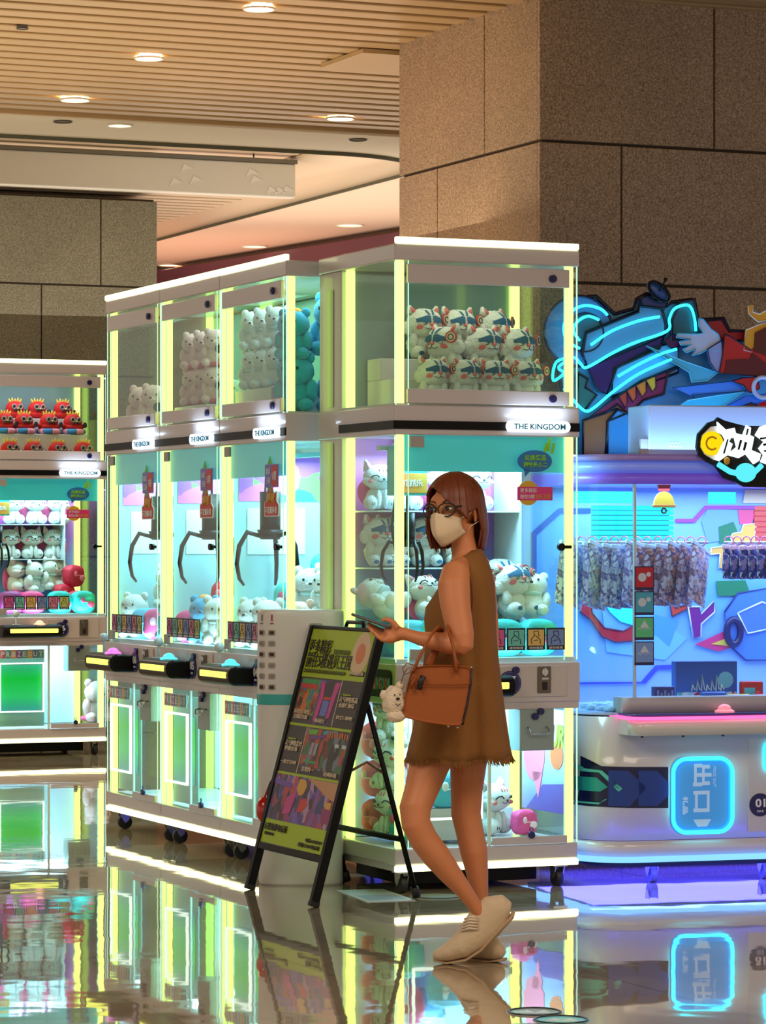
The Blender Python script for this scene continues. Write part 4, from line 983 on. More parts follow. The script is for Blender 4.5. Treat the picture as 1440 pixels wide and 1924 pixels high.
for i, (px, c, s_, col, lab, cat) in enumerate(items):
    t = deckthing(cat.replace(' ', '_'), lab, cat, px, c, DZ, rr.uniform(-.4, .4))
    mb = MB(); mb.box((-s_[0], -s_[1]*.6, 0), (s_[0], s_[1]*.6, s_[2]*1.3), .008); obj('pack', mb, mat('gd%d' % i, col, .3), t)
    mb = MB(); mb.box((-s_[0]*.75, -s_[1]*.6-.002, s_[2]*.3), (s_[0]*.2, -s_[1]*.6, s_[2])); obj('label_panel', mb, mat('gdl%d' % (i % 3), [(240, 240, 250), (90, 190, 230), (250, 200, 60)][i % 3], .3), t)
    mb = MB(); mb.ell((s_[0]*.45, -s_[1]*.6, s_[2]*.7), (.014, .008, .014), 14, 8); obj('toy_shape', mb, mat('gdt%d' % (i % 2), [(230, 60, 90), (40, 60, 170)][i % 2], .3), t)
mb = MB(); rs = random.Random(3)
for k in range(26):
    x, y = rs.uniform(.06, .30), rs.uniform(.08, .5); mb.ell((x, y, .722), (rs.uniform(.014, .03), rs.uniform(.014, .03), .014), 8, 5, nz=.4, ns=40)
tag(obj('crinkled_film', mb, mat('film', (170, 205, 245), .15)), 'crumpled clear film scattered on the left floor of the gift case', 'film', kind='stuff').matrix_world = fg.M()
bpy.data.objects['crinkled_film'].matrix_world = fg.M()

DS = .5                          # the board stands at the rear of the cap
# ---- sign board on top of the gift machine: shapes with their own depth, standing on the cap
sb = thing('neon_sign_board', 'large cartoon city sign board with cyan neon tubes above the gift machine', 'sign', fg.W(0, 0, 1.778), fg.th)
def spoly(name, pts, col, c, th_=.012, m=None, out=None, parent=None, ow=.006):
    c += DS; q = [fg.on(c, a, b) for a, b in pts]; q = [(a, b-1.778) for a, b in q]
    mb = MB(); mb.prism(q, c, c+th_)
    o = obj(name, mb, m or mat('sb_%d_%d_%d' % col, col, .4), parent or sb)
    if out is not None:
        mb = MB(); mb.tube([Vector((a, c-.001, b)) for a, b in q+[q[0], q[1]]], ow, 6); obj('outline', mb, mat('sbo_%d_%d_%d' % out, out, .4), o)
    return o
K = (14, 8, 40)
spoly('backing', [(1040, 640), (1050, 600), (1085, 560), (1120, 556), (1155, 590), (1190, 580), (1196, 562), (1215, 552), (1240, 556), (1255, 575), (1262, 568), (1300, 562), (1310, 600), (1340, 600), (1360, 598), (1372, 622), (1450, 622), (1450, 858), (1085, 858), (1085, 800), (1060, 760)], (70, 140, 190), .34, .03, out=K, ow=.009)
spoly('round_tower', [(1087+64*math.cos(a*PI/16), 622+66*math.sin(a*PI/16)) for a in range(32)], (60, 130, 200), .33, .02, out=(14, 20, 70))
spoly('tower_core', [(1100+34*math.cos(a*PI/12), 625+36*math.sin(a*PI/12)) for a in range(24)], (20, 90, 110), .322, .01, out=K)
spoly('blue_block', [(1102, 625), (1200, 585), (1204, 560), (1240, 565), (1252, 610), (1250, 628), (1105, 690), (1094, 665)], (80, 140, 190), .318, .012, out=K, ow=.008)
spoly('purple_band', [(1105, 690), (1235, 636), (1248, 630), (1240, 655), (1160, 690), (1142, 740), (1124, 735)], (45, 15, 95), .315, .012, out=K)
spoly('blue_block', [(1152, 695), (1225, 655), (1275, 640), (1275, 700), (1150, 745)], (80, 150, 205), .316, .012, out=K)
spoly('green_block', [(1086, 700), (1105, 712), (1100, 728), (1122, 742), (1100, 770), (1086, 760)], (30, 110, 110), .314, .012, out=K)
spoly('magenta_block', [(1150, 752), (1205, 716), (1290, 682), (1255, 700), (1248, 740), (1210, 752), (1182, 778), (1160, 768), (1100, 790)], (130, 30, 80), .312, .012, out=K)
win = [(1163, 745), (1178, 734), (1195, 724), (1214, 714), (1232, 706)]
for k, (a, b) in enumerate(zip(win, win[1:])):
    spoly('window_tile', [a, b, (b[0]+1, b[1]+22), (a[0]+12, a[1]+22)], [(190, 60, 50), (215, 90, 45), (225, 130, 50), (225, 180, 60)][k], .304, .008, out=K, ow=.003)
spoly('orange_block', [(1096, 790), (1140, 775), (1160, 760), (1180, 776), (1142, 792), (1138, 856), (1096, 856)], (150, 84, 40), .310, .012, out=K)
spoly('blue_wall', [(1142, 792), (1160, 770), (1182, 778), (1192, 770), (1192, 856), (1142, 856)], (60, 130, 180), .308, .012, out=K)
spoly('dark_arch', [(1262, 640), (1262, 600), (1278, 568), (1305, 562), (1312, 600), (1318, 636)], (20, 90, 110), .306, .012, out=K, ow=.009)
spoly('purple_hexagon', [(1248, 640), (1262, 628), (1282, 632), (1284, 648), (1262, 655)], (90, 20, 90), .300, .01, out=K, ow=.004)
spoly('red_roof', [(1328, 602), (1357, 600), (1370, 622), (1450, 622), (1450, 640), (1340, 640)], (170, 20, 40), .300, .012, out=K)
# satellite dish
dsh = spoly('dish_mast', [(1206, 560), (1214, 556), (1232, 566), (1256, 568), (1250, 580), (1206, 575)], (40, 60, 120), .30, .012, out=K)
x, z = fg.on(.78, 1236, 548); mb = MB(); mb.ell((x, .78, z-1.778), (.060, .02, .030), 24, 10, rot=Matrix.Rotation(math.radians(38), 3, 'Y')); obj('dish', mb, mat('dishb', (40, 80, 150), .3), dsh)
mb = MB(); mb.torus((0, 0, 0), .058, .006, 28, 6, sz=.52); o = obj('dish_rim', mb, m_black, dsh); o.matrix_local = Matrix.Translation((x, .762, z-1.778)) @ Matrix.Rotation(math.radians(38), 4, 'Y')
mb = MB(); mb.tube([(x, .76, z-1.778), (x+.02, .74, z-1.778+.045)], .004, 6); mb.ell((x+.022, .74, z-1.778+.05), .009, 10, 8); obj('feed', mb, m_black, dsh)
# neon tubes
def neon(pts, c=.288, r=.0062):
    c += DS; P3 = [fg.on(c, a, b) for a, b in pts]; P3 = [Vector((a, c, b-1.778)) for a, b in P3]
    # smooth by Catmull-Rom
    out = []
    for i in range(len(P3)-1):
        p0, p1, p2, p3 = P3[max(i-1, 0)], P3[i], P3[i+1], P3[min(i+2, len(P3)-1)]
        for k in range(5):
            t_ = k/5; out.append(.5*((2*p1)+(p2-p0)*t_+(2*p0-5*p1+4*p2-p3)*t_*t_+(3*p1-p0-3*p2+p3)*t_**3))
    out.append(P3[-1]); mb = MB(); mb.tube(out, r, 8); obj('neon_tube', mb, m_neonc, sb)
neon([(1111, 648), (1150, 622), (1200, 603), (1240, 595)])
neon([(1063, 700), (1050, 690), (1078, 672), (1092, 684), (1104, 690), (1150, 664), (1190, 645), (1254, 622), (1258, 600), (1268, 580), (1290, 573), (1300, 580), (1306, 600), (1308, 622)])
neon([(1162, 707), (1200, 685), (1240, 666), (1272, 656)])
neon([(1060, 730), (1078, 752), (1100, 772), (1118, 765), (1150, 738), (1200, 703), (1262, 675)])
neon([(1090, 655), (1066, 640), (1060, 612), (1075, 585), (1100, 574), (1128, 580), (1142, 592)])
neon([(1090, 640), (1078, 622), (1085, 605), (1105, 594), (1126, 601)])
neon([(1063, 700), (1040, 715), (1046, 680), (1078, 672)], .29)
# light ray shapes
spoly('ray', [(1215, 650), (1290, 680), (1350, 700), (1330, 715), (1300, 718), (1296, 700)], (70, 180, 220), .285, .008, out=(120, 220, 245), ow=.002)
spoly('ray', [(1264, 729), (1380, 716), (1405, 735), (1300, 742), (1306, 748)], (60, 130, 230), .280, .008, out=(30, 90, 170), ow=.002)
spoly('ray', [(1217, 803), (1292, 752), (1400, 735), (1350, 770), (1315, 790), (1250, 798)], (50, 185, 225), .275, .008, out=(160, 225, 245), ow=.002)
spoly('ray', [(1353, 770), (1400, 745), (1440, 740), (1440, 756), (1368, 770)], (50, 110, 220), .270, .008, out=(30, 90, 170), ow=.002)
# white gloved hand and red sleeve
spoly('hand', [(1315, 598), (1322, 600), (1336, 618), (1350, 628), (1358, 650), (1350, 660), (1330, 656), (1316, 664), (1302, 668), (1308, 656), (1290, 662), (1284, 656), (1300, 648), (1280, 648), (1278, 642), (1298, 638), (1272, 634), (1274, 627), (1310, 628), (1322, 626), (1314, 612)], (190, 205, 245), .262, .01, out=(90, 190, 235), ow=.0035)
spoly('cuff', [(1330, 656), (1356, 640), (1364, 700), (1346, 698), (1334, 680)], (150, 160, 220), .258, .01, out=(30, 30, 80), ow=.003)
slv = spoly('red_sleeve', [(1362, 628), (1372, 632), (1412, 658), (1420, 652), (1450, 675), (1450, 708), (1360, 702), (1352, 700), (1358, 670)], (195, 25, 30), .254, .01, out=(30, 10, 40), ow=.003)
spoly('dark_fold', [(1366, 676), (1410, 674), (1414, 662), (1450, 690), (1450, 708), (1362, 701)], (95, 8, 20), .250, .005)
spoly('hair_shape', [(1450, 600), (1425, 605), (1408, 590), (1406, 575), (1418, 572), (1414, 586), (1428, 590), (1445, 580), (1450, 575), (1450, 670), (1398, 658), (1402, 620)], (230, 160, 40), .256, .01, out=(235, 220, 210), ow=.003)
spoly('hair_shape', [(1450, 610), (1420, 625), (1418, 660), (1450, 672)], (90, 25, 15), .248, .01)
spoly('red_glove', [(1376, 716), (1396, 710), (1424, 708), (1428, 730), (1410, 738), (1398, 724)], (200, 25, 35), .250, .01, out=K, ow=.003)
x, z = fg.on(.745, 1434, 728); mb = MB(); mb.torus((x, .745, z-1.778), .045, .010, 28, 8); obj('white_ring', mb, mat('wring', (200, 205, 240), .3), sb)
# wifi mark and red dome
spoly('signal_plate', [(1386, 790), (1392, 765), (1412, 757), (1426, 762), (1426, 792), (1416, 798)], (80, 20, 50), .21, .01, out=K, ow=.004)
for k in range(3):
    x, z = fg.on(.705, 1418, 794); mb = MB(); mb.torus((x, .705, z-1.778), .018+.018*k, .004, 14, 6, a0=PI*.5, a1=PI*.95); obj('signal_arc', mb, mat('sarc', (170, 60, 110), .4), sb)
x, z = fg.on(.70, 1440, 775); mb = MB(); mb.ell((x, .70, z-1.778), (.05, .02, .05), 20, 10); obj('red_dome', mb, mat('rdome', (215, 25, 40), .3), sb)
# glowing name sign at the right
ns = thing('glowing_name_sign', 'glowing white graffiti style sign with yellow disc at right edge', 'sign', fg.W(0, 0, 1.69), fg.th)
def npoly(name, pts, c, th_, m, parent=None):
    q = [fg.on(c, a, b) for a, b in pts]; mb = MB(); mb.prism([(a, b-1.69) for a, b in q], c, c+th_); return obj(name, mb, m, parent or ns)
npoly('backing', [(1310, 840), (1313, 815), (1332, 794), (1345, 790), (1350, 784), (1362, 790), (1380, 795), (1400, 800), (1460, 800), (1460, 916), (1400, 915), (1380, 905), (1362, 898), (1345, 875), (1330, 868), (1315, 855)], -.035, .02, m_black)
npoly('white_edge', [(1317, 840), (1320, 818), (1336, 802), (1350, 800), (1352, 860), (1342, 864), (1325, 854)], -.042, .006, m_wht)
yd = fg.on(-.046, 1338, 833); mb = MB(); mb.cyl((yd[0], -.050, yd[1]-1.69), (yd[0], -.046, yd[1]-1.69), .05, 32); obj('yellow_disc', mb, emit('ydisc', (255, 225, 20), 1.0), ns)
mb = MB(); mb.torus((yd[0], -.051, yd[1]-1.69), .026, .004, 24, 6, a0=.8, a1=5.4); obj('disc_mark', mb, mat('dmk', (220, 150, 20), .4), ns)
m_ng = emit('letter_glow', (235, 255, 255), 1.8)
def gz(pts): return [(1080+a/4, 780+b/4) for a, b in pts]
for q in ([(1075, 50), (1140, 110), (1205, 95), (1215, 138), (1250, 150), (1240, 170), (1178, 172), (1162, 200), (1190, 215), (1165, 290), (1090, 345), (1062, 335), (1108, 235), (1136, 185), (1118, 150), (1085, 128)],
          [(1196, 130), (1268, 150), (1296, 75), (1328, 95), (1322, 150), (1352, 165), (1332, 262), (1402, 292), (1392, 340), (1350, 368), (1290, 292), (1236, 322), (1150, 298), (1222, 240)],
          [(1362, 150), (1398, 88), (1480, 60), (1480, 380), (1402, 352), (1424, 300), (1388, 250), (1428, 200)]):
    npoly('letter_stroke', gz(q), -.062, .012, m_ng)
for q in ([(1246, 185), (1262, 190), (1240, 262), (1228, 258)], [(1282, 200), (1300, 206), (1282, 268), (1268, 262)], [(1300, 100), (1312, 104), (1300, 150), (1290, 148)], [(1395, 170), (1470, 160), (1470, 172), (1398, 184)], [(1420, 215), (1480, 205), (1480, 222), (1422, 232)], [(1425, 262), (1480, 262), (1480, 276), (1428, 276)], [(1150, 180), (1160, 182), (1130, 290), (1118, 290)]):
    npoly('inner_line', gz(q), -.066, .004, m_black)
a = fg.on(-.055, 1402, 888); mb = MB(); mb.ell((a[0], -.055, a[1]-1.69), (.048, .014, .040), 24, 10); obj('cyan_blob', mb, emit('cblob', (90, 225, 235), 1.2), ns)
mb = MB(); q = [fg.on(-.05, x, y) for x, y in ((1350, 872), (1372, 886), (1395, 892), (1420, 886), (1432, 874))]; mb.tube([Vector((a, -.05, b-1.69)) for a, b in q], .012, 8); obj('cyan_ribbon', mb, emit('cblob', (90, 225, 235), 1.2), ns)
a = fg.on(-.05, 1366, 866); mb = MB(); mb.ell((a[0], -.052, a[1]-1.69), (.014, .006, .016), 12, 8); obj('gold_dot', mb, mat('gdot', (225, 160, 40), .4), ns)
mb = MB(); a = fg.on(-.04, 1400, 880); mb.box((a[0]-.02, -.02, a[1]-1.69), (a[0]+.02, .02, a[1]+.03-1.69)); obj('bracket', mb, m_blk, ns)
# white cabinet behind the board
q0, q1 = fg.on(.35, 1220, 858), fg.on(.35, 1335, 762)
ct = thing('control_cabinet', 'pale blue metal cabinet with vent holes on top of the gift machine', 'cabinet', fg.W(0, 0, 1.778), fg.th)
mb = MB(); mb.box((q0[0], .35, 0), (q1[0]+.3, .6, q1[1]-1.778), .006); obj('body', mb, mat('cabw', (196, 206, 232), .35), ct)
for k in range(8):
    x, z = fg.on(.35, 1258+(k % 4)*6+(k//4)*3, 832+(k//4)*6); mb = MB(); mb.cyl((x, .347, z-1.778), (x, .351, z-1.778), .004, 8); obj('vent_hole', mb, m_wht, ct)
x0_, _ = fg.on(.35, 1206, 840); mb = MB(); mb.box((x0_+.0, .36, 0), (x0_+.04, .38, .075)); obj('latch', mb, mat('latch', (190, 175, 170), .4), ct)
# ================================================ PLUSH TOYS
m_fur = mat('fur_white', (240, 238, 236), .9, bump=.6, bscale=220, sheen=.3)
m_fur_t = mat('fur_tiger', (238, 236, 232), .9, bump=.9, bscale=160, sheen=.3)
m_teal = mat('mark_teal', (28, 88, 128), .7)
m_rose = mat('mark_rose', (225, 110, 110), .7)
m_dark = mat('stitch_dark', (38, 40, 52), .7)
m_pinkc = mat('cushion_pink', (238, 96, 150), .8, bump=.3, bscale=150)
m_tagr = mat('tag_red', (190, 60, 50), .5)
PL = {}
def furry(mb, c, r, amp, seed, nu=36, nv=22):
    c = Vector(c); r = Vector(r); sm = mb.sm; mb.sm = True
    def pt(i, j):
        u, v = 2*PI*i/nu, PI*j/nv
        d = Vector((math.sin(v)*math.cos(u), math.sin(v)*math.sin(u), math.cos(v)))
        k = 1+amp*(noise.noise(d*3+Vector((seed, 0, 0)))+.7*noise.noise(d*9+Vector((seed, 3, 0)))+.6*abs(noise.noise(d*22)))
        return c+Vector((d.x*r.x*k, d.y*r.y*k, d.z*r.z*k))
    rows = [[mb._v(pt(i, j)) for i in range(nu)] for j in range(1, nv)]; t = mb._v(pt(0, 0)); b = mb._v(pt(0, nv))
    for i in range(nu):
        k = (i+1) % nu; mb._f([t, rows[0][i], rows[0][k]]); mb._f([b, rows[-1][k], rows[-1][i]])
        for j in range(nv-2): mb._f([rows[j][i], rows[j+1][i], rows[j+1][k], rows[j][k]])
    mb.sm = sm
def toy(name): return thing(name, 'x', 'plush toy', (0, 0, -50))
def p_tiger():
    t = toy('tiger_plush'); hc, hr = (0, -.012, .158), (.083, .068, .064)
    mb = MB(); furry(mb, (0, .02, .062), (.062, .058, .062), .12, 2)
    for s in (-1, 1): mb.ell((s*.045, -.035, .03), (.03, .036, .028), 16, 10); mb.ell((s*.055, -.015, .085), (.02, .022, .036), 14, 8)
    obj('body', mb, m_fur_t, t)
    mb = MB(); furry(mb, hc, hr, .07, 1); mb.ell((0, -.055, .140), (.038, .028, .024), 16, 10)
    for s in (-1, 1):
        furry(mb, (s*.068, 0, .135), (.03, .03, .03), .2, 4, 18, 12)
    h = obj('head', mb, m_fur_t, t)
    for s in (-1, 1):
        mb = MB(); mb.cyl((s*.058, .0, .20), (s*.07, .002, .236), .024, 12, .006); obj('ear', mb, m_fur_t, h)
        mb = MB(); mb.cyl((s*.056, -.012, .205), (s*.066, -.010, .228), .015, 10, .004); obj('inner_ear', mb, m_rose, h)
    hr2 = tuple(q*1.03 for q in hr); mb = MB()
    for s in (-1, 1):
        mb.patch([(s*a, b) for a, b in ((.004, .185), (.018, .19), (.040, .183), (.068, .172), (.055, .168), (.066, .158), (.045, .160), (.028, .152), (.018, .160), (.008, .150))], hc, hr2, .004)
        mb.patch([(s*a, b) for a, b in ((.004, .19), (.012, .215), (.024, .219), (.016, .205), (.014, .192))], hc, hr2, .004)
        mb.patch([(s*(.046+.014*math.cos(a)), .024+.01*math.sin(a)) for a in (0, 1, 2, 3, 4, 5, 6)], (s*.045, -.035, .03), (.031, .037, .029), .002)
    obj('teal_markings', mb, m_teal, h)
    mb = MB()
    for s in (-1, 1): mb.patch([(s*.052+.013*math.cos(a*PI/5), .137+.011*math.sin(a*PI/5)) for a in range(10)], hc, hr2, .004)
    mb.ell((0, -.084, .150), (.012, .007, .008), 12, 8); obj('rose_markings', mb, m_rose, h)
    mb = MB()
    for s in (-1, 1): mb.tube([(0, -.086, .144), (0, -.087, .134), (s*.012, -.083, .128), (s*.026, -.074, .134)], .0016, 6)
    for s in (-1, 1): mb.tube([(s*.022, -.075, .152), (s*.035, -.072, .147), (s*.048, -.066, .152)], .0018, 6)
    obj('stitched_mouth', mb, m_dark, h)
    mb = MB(); mb.cyl((.082, -.05, .175), (.086, -.058, .175), .026, 24); tg = obj('badge', mb, m_tagr, t)
    mb = MB(); mb.cyl((.086, -.058, .175), (.0866, -.0595, .175), .020, 20); obj('badge_face', mb, mat('badge_face', (225, 200, 180), .5), tg)
    mb = MB(); mb.torus((0, 0, 0), .012, .0022, 16, 6); o = obj('badge_print', mb, m_dark, tg); o.location = (.0868, -.061, .175); o.rotation_euler = (0, 0, -.46+.9)
    return t
def p_cat():
    t = toy('cat_plush'); hc, hr = (0, -.01, .15), (.080, .066, .060)
    mb = MB(); mb.ell((0, .01, .055), (.062, .055, .058), 24, 14)
    for s in (-1, 1): mb.ell((s*.045, -.025, .035), (.036, .042, .036), 18, 12); mb.ell((s*.018, -.045, .05), (.016, .018, .045), 14, 10)
    obj('body', mb, m_fur, t)
    mb = MB(); mb.ell(hc, hr, 32, 18); mb.ell((0, -.02, .135), (.086, .05, .036), 28, 14); h = obj('head', mb, m_fur, t)
    for s in (-1, 1):
        mb = MB(); mb.cyl((s*.052, .0, .185), (s*.068, .004, .232), .027, 14, .005); obj('ear', mb, m_fur, h)
        mb = MB(); mb.cyl((s*.051, -.014, .19), (s*.065, -.010, .222), .017, 10, .003); obj('inner_ear', mb, mat('inner_ear', (240, 170, 185), .8), h)
    mb = MB()
    for s in (-1, 1):
        mb.tube([(s*.020, -.079, .150), (s*.032, -.077, .160), (s*.046, -.070, .158), (s*.056, -.062, .148)], .0032, 6)
        mb.tube([(0, -.082, .138), (s*.008, -.082, .130), (s*.02, -.078, .130), (s*.028, -.076, .136)], .0016, 6)
        mb.tube([(s*.040, -.068, .022), (s*.040, -.070, .034)], .0016, 6); mb.tube([(s*.05, -.066, .022), (s*.05, -.068, .034)], .0016, 6)
    mb.ell((0, -.082, .142), (.007, .004, .005), 10, 6); obj('stitched_face', mb, m_dark, h)
    mb = MB()
    for s in (-1, 1): mb.ell((s*.056, -.060, .132), (.013, .006, .009), 14, 8)
    for a in (-.016, 0, .016): mb.tube([(a, -.070, .178), (a*1.25, -.062, .192)], .0025, 6)
    obj('rosy_cheeks', mb, m_rose, h)
    mb = MB(); mb.ell((.02, .055, .085), (.112, .022, .085), 24, 14); obj('cushion', mb, m_pinkc, t)
    return t
def p_red():
    t = toy('red_plush'); mb = MB(); mb.ell((0, 0, .068), (.068, .058, .058), 28, 16); mb.ell((0, 0, .03), (.08, .062, .03), 24, 10)
    for s in (-1, 1): mb.ell((s*.078, -.015, .04), (.026, .018, .014), 14, 8)
    obj('body', mb, mat('plush_red', (205, 25, 30), .85, bump=.4, bscale=160), t)
    mb = MB(); 
    for k in range(-2, 3): mb.cyl((k*.016, -.0, .108), (k*.024, -.004, .142+.008*(k % 2)), .014, 10, .002)
    obj('yellow_tuft', mb, mat('tuft', (235, 185, 70), .8), t)
    mb = MB()
    for s in (-1, 1): mb.torus((s*.024, -.056, .082), .015, .0045, 20, 6)
    obj('glasses', mb, mat('gl_grey', (150, 150, 160), .4), t)
    mb = MB()
    for s in (-1, 1): mb.ell((s*.024, -.052, .082), (.010, .007, .010), 12, 8); mb.tube([(0, -.060, .064), (s*.016, -.060, .058), (s*.028, -.056, .046)], [.006, .007, .002], 6)
    mb.cyl((.066, -.05, .045), (.072, -.058, .045), .02, 18); obj('dark_details', mb, m_dark, t)
    mb = MB(); mb.ell((0, -.062, .07), (.008, .006, .007), 10, 6); obj('nose', mb, mat('nosey', (240, 190, 120), .7), t)
    return t
def p_ring():
    t = toy('striped_ring_cushion'); R = .085
    for k in range(8):
        mb = MB(); mb.torus((0, 0, .022), R, .022, 5, 10, 'Z', a0=2*PI*k/8, a1=2*PI*(k+1)/8); obj('segment', mb, mat('rs%d' % (k % 2), [(240, 150, 185), (60, 130, 200)][k % 2], .8), t)
    return t
def p_bear(name, c1, c2, hat=None, eyes=True):
    t = toy(name); mf = mat('fur_%d_%d_%d' % c1, c1, .9, bump=.6, bscale=200, sheen=.3)
    mb = MB(); furry(mb, (0, .01, .065), (.068, .06, .065), .05, 5, 28, 16)
    for s in (-1, 1): mb.ell((s*.05, -.03, .028), (.03, .036, .026), 16, 10); mb.ell((s*.066, -.01, .085), (.022, .024, .04), 14, 10)
    obj('body', mb, mf, t)
    mb = MB(); furry(mb, (0, -.01, .155), (.072, .062, .06), .04, 7, 28, 16); mb.ell((0, -.062, .142), (.026, .018, .018), 16, 10)
    for s in (-1, 1): mb.ell((s*.052, .0, .205), (.022, .014, .022), 14, 10)
    h = obj('head', mb, mf, t)
    mb = MB(); mb.ell((0, -.080, .148), (.009, .005, .006), 12, 8)
    for s in (-1, 1): mb.ell((s*.030, -.066, .165), (.006, .004, .007), 10, 8)
    obj('eyes_and_nose', mb, m_dark, h)
    m2 = mat('acc_%d_%d_%d' % c2, c2, .85)
    mb = MB()
    if hat == 'cap': mb.ell((0, 0, .205), (.035, .03, .024), 18, 10); obj('cap', mb, m2, h)
    elif hat == 'tag': mb.cyl((.04, -.075, .10), (.042, -.082, .10), .024, 22); mb.torus((.042, -.083, .10), .018, .002, 20, 6); obj('heart_tag', mb, m_dark, t); mb = MB(); mb.ell((0, .02, .02), (.085, .07, .02), 20, 8); obj('skirt', mb, m2, t)
    else: mb.ell((0, -.03, .105), (.05, .035, .012), 20, 8); obj('collar', mb, m2, t)
    return t
def p_pillow(name, c1, c2):
    t = toy(name); mb = MB(); nu, nv = 24, 14; r = (.085, .05, .075); mb.sm = True
    def sp(v, e): return math.copysign(abs(v)**e, v)
    def pt(i, j):
        u, v = 2*PI*i/nu, PI*j/nv-PI/2
        q = Vector((r[0]*sp(math.cos(v), .6)*sp(math.cos(u), .6), r[1]*sp(math.cos(v), .7)*sp(math.sin(u), .7), r[2]*sp(math.sin(v), .6)))
        return q*(1+.06*noise.noise(q*30))+Vector((0, 0, .075))
    rows = [[mb._v(pt(i, j)) for i in range(nu)] for j in range(1, nv)]; a = mb._v(pt(0, 0)); b = mb._v(pt(0, nv))
    for i in range(nu):
        k = (i+1) % nu; mb._f([a, rows[0][k], rows[0][i]]); mb._f([b, rows[-1][i], rows[-1][k]])
        for j in range(nv-2): mb._f([rows[j][i], rows[j][k], rows[j+1][k], rows[j+1][i]])
    obj('body', mb, mat('pil_%d_%d_%d' % c1, c1, .6, bump=.5, bscale=40), t)
    mb = MB(); mb.ell((.03, -.052, .06), (.03, .008, .022), 16, 8); mb.ell((-.035, -.050, .09), (.016, .006, .02), 14, 8); obj('print', mb, mat('pil_%d_%d_%d' % c2, c2, .6), t)
    mb = MB(); mb.tube([(-.08, 0, .078), (-.04, -.052, .078), (.04, -.052, .078), (.08, 0, .078)], .003, 6); obj('seam', mb, mat('pil_%d_%d_%d' % c2, c2), t)
    return t
PR_ = dict(tiger=p_tiger, cat=p_cat, red=p_red, ring=p_ring,
    pink=lambda: p_bear('pink_bear_plush', (250, 205, 212), (225, 90, 130), 'tag'),
    white=lambda: p_bear('white_bear_plush', (235, 245, 242), (190, 225, 225)),
    blue=lambda: p_bear('blue_bear_plush', (40, 160, 205), (230, 150, 50), 'cap'),
    grey=lambda: p_bear('grey_koala_plush', (170, 175, 170), (200, 210, 90), 'cap'),
    teal=lambda: p_pillow('teal_pillow_plush', (40, 185, 180), (200, 70, 110)),
    cyan=lambda: p_pillow('sky_blue_pillow_plush', (70, 190, 225), (235, 245, 250)),
    rose=lambda: p_pillow('pink_pillow_plush', (235, 70, 140), (250, 200, 220)),
    crimson=lambda: p_pillow('crimson_pillow_plush', (205, 25, 60), (235, 110, 130)),
    purple=lambda: p_pillow('purple_pillow_plush', (150, 50, 130), (220, 140, 200)))
seen_p = {}
def put(kind, fr, c, px=None, z=0, rz=0.0, sc=1.0, label='', x=None, rx=0.0, ry=0.0, group=None):
    """stand a toy of a kind in a machine: depth c behind its front, height z"""
    if kind not in PL: PL[kind] = PR_[kind](); o = PL[kind]
    else: o = copy_tree(PL[kind])
    if x is None: x = fr.on(c, px, 900)[0]
    x = max(.115*sc+.01, min(W_-.115*sc-.01, x)) if sc < 1.2 else x
    o.location = fr.W(x, c, z); o.rotation_euler = (rx, ry, fr.th+rz); o.scale = (sc, sc, sc)
    o['label'] = label; o['category'] = 'plush toy' if 'cushion' not in o.name and 'pillow' not in o.name else 'cushion'
    if group: o['group'] = group
    return o
def riser(t, c0, c1, z0, z1, x0=.06, x1=.76):
    mb = MB(); mb.box((x0, c0, z0), (x1, c1, z1), .003, 1); obj('riser', mb, m_white, t)
# ---- 17, upper case
gT = 'white tigers in the upper case of machine 17'
riser(M17, .25, .54, 1.972, 2.085, .11); riser(M17, .40, .54, 2.085, 2.175, .11)
for i, (px, rz) in enumerate(((812, .1), (872, .25), (929, -.1), (988, .1))):
    put('tiger', f17, .15, px, 1.974, rz, .84, '%s white tiger plush in the front row of upper case 17' % ['leftmost', 'second', 'third', 'rightmost'][i], group=gT, ry=(2.8 if False else 0))
for i, (px, rz, lab) in enumerate(((838, -1.2, 'white tiger plush turned away left in the middle row of case 17'), (906, .25, 'white tiger plush, middle of the middle row in upper case 17'), (968, .35, 'white tiger plush at the right of the middle row, case 17'))):
    put('tiger', f17, .315, px, 2.087, rz, .98, lab, group=gT)
for i, (px, rz) in enumerate(((795, .1), (859, .1), (924, .5))):
    put('tiger', f17, .46, px, 2.178, rz, .95, '%s white tiger plush in the back row of upper case 17' % ['left', 'middle', 'right'][i], group=gT)
# ---- 17, shelves and pile
for i, px in enumerate((690, 760, 832, 892)):
    put('cat', f17, .42, px, 1.547, -.15+.1*i, .90, '%s smiling white cat plush on the top shelf of machine 17' % ['leftmost', 'second', 'third', 'rightmost'][i], group='smiling cats on the top shelf of 17')
for i, px in enumerate((673, 735, 797, 860)):
    put('tiger', f17, .42, px, 1.312, .1*(i % 2), .92, '%s white tiger plush on the lower shelf of machine 17' % ['leftmost', 'second', 'third', 'rightmost'][i], group='tigers on the lower shelf of 17')
for i, (k, px, c) in enumerate((('cyan', 690, .16), ('cyan', 752, .13), ('teal', 815, .12), ('teal', 880, .12), ('teal', 945, .12), ('teal', 1010, .12), ('cyan', 700, .34), ('teal', 960, .34), ('cyan', 800, .34), ('teal', 880, .36))):
    put(k, f17, c, px, .946, .1*(i % 3), 1.02, '%s pillow plush in machine 17, %s' % ('sky blue' if k == 'cyan' else 'teal', ['front row far left', 'front row second', 'front row third, by the lamp strip', 'front row behind the woman', 'front row right of the woman', 'front row far right', 'back row left', 'back row right', 'back row centre left', 'back row centre'][i]), group='pillows at the bottom of machine 17')
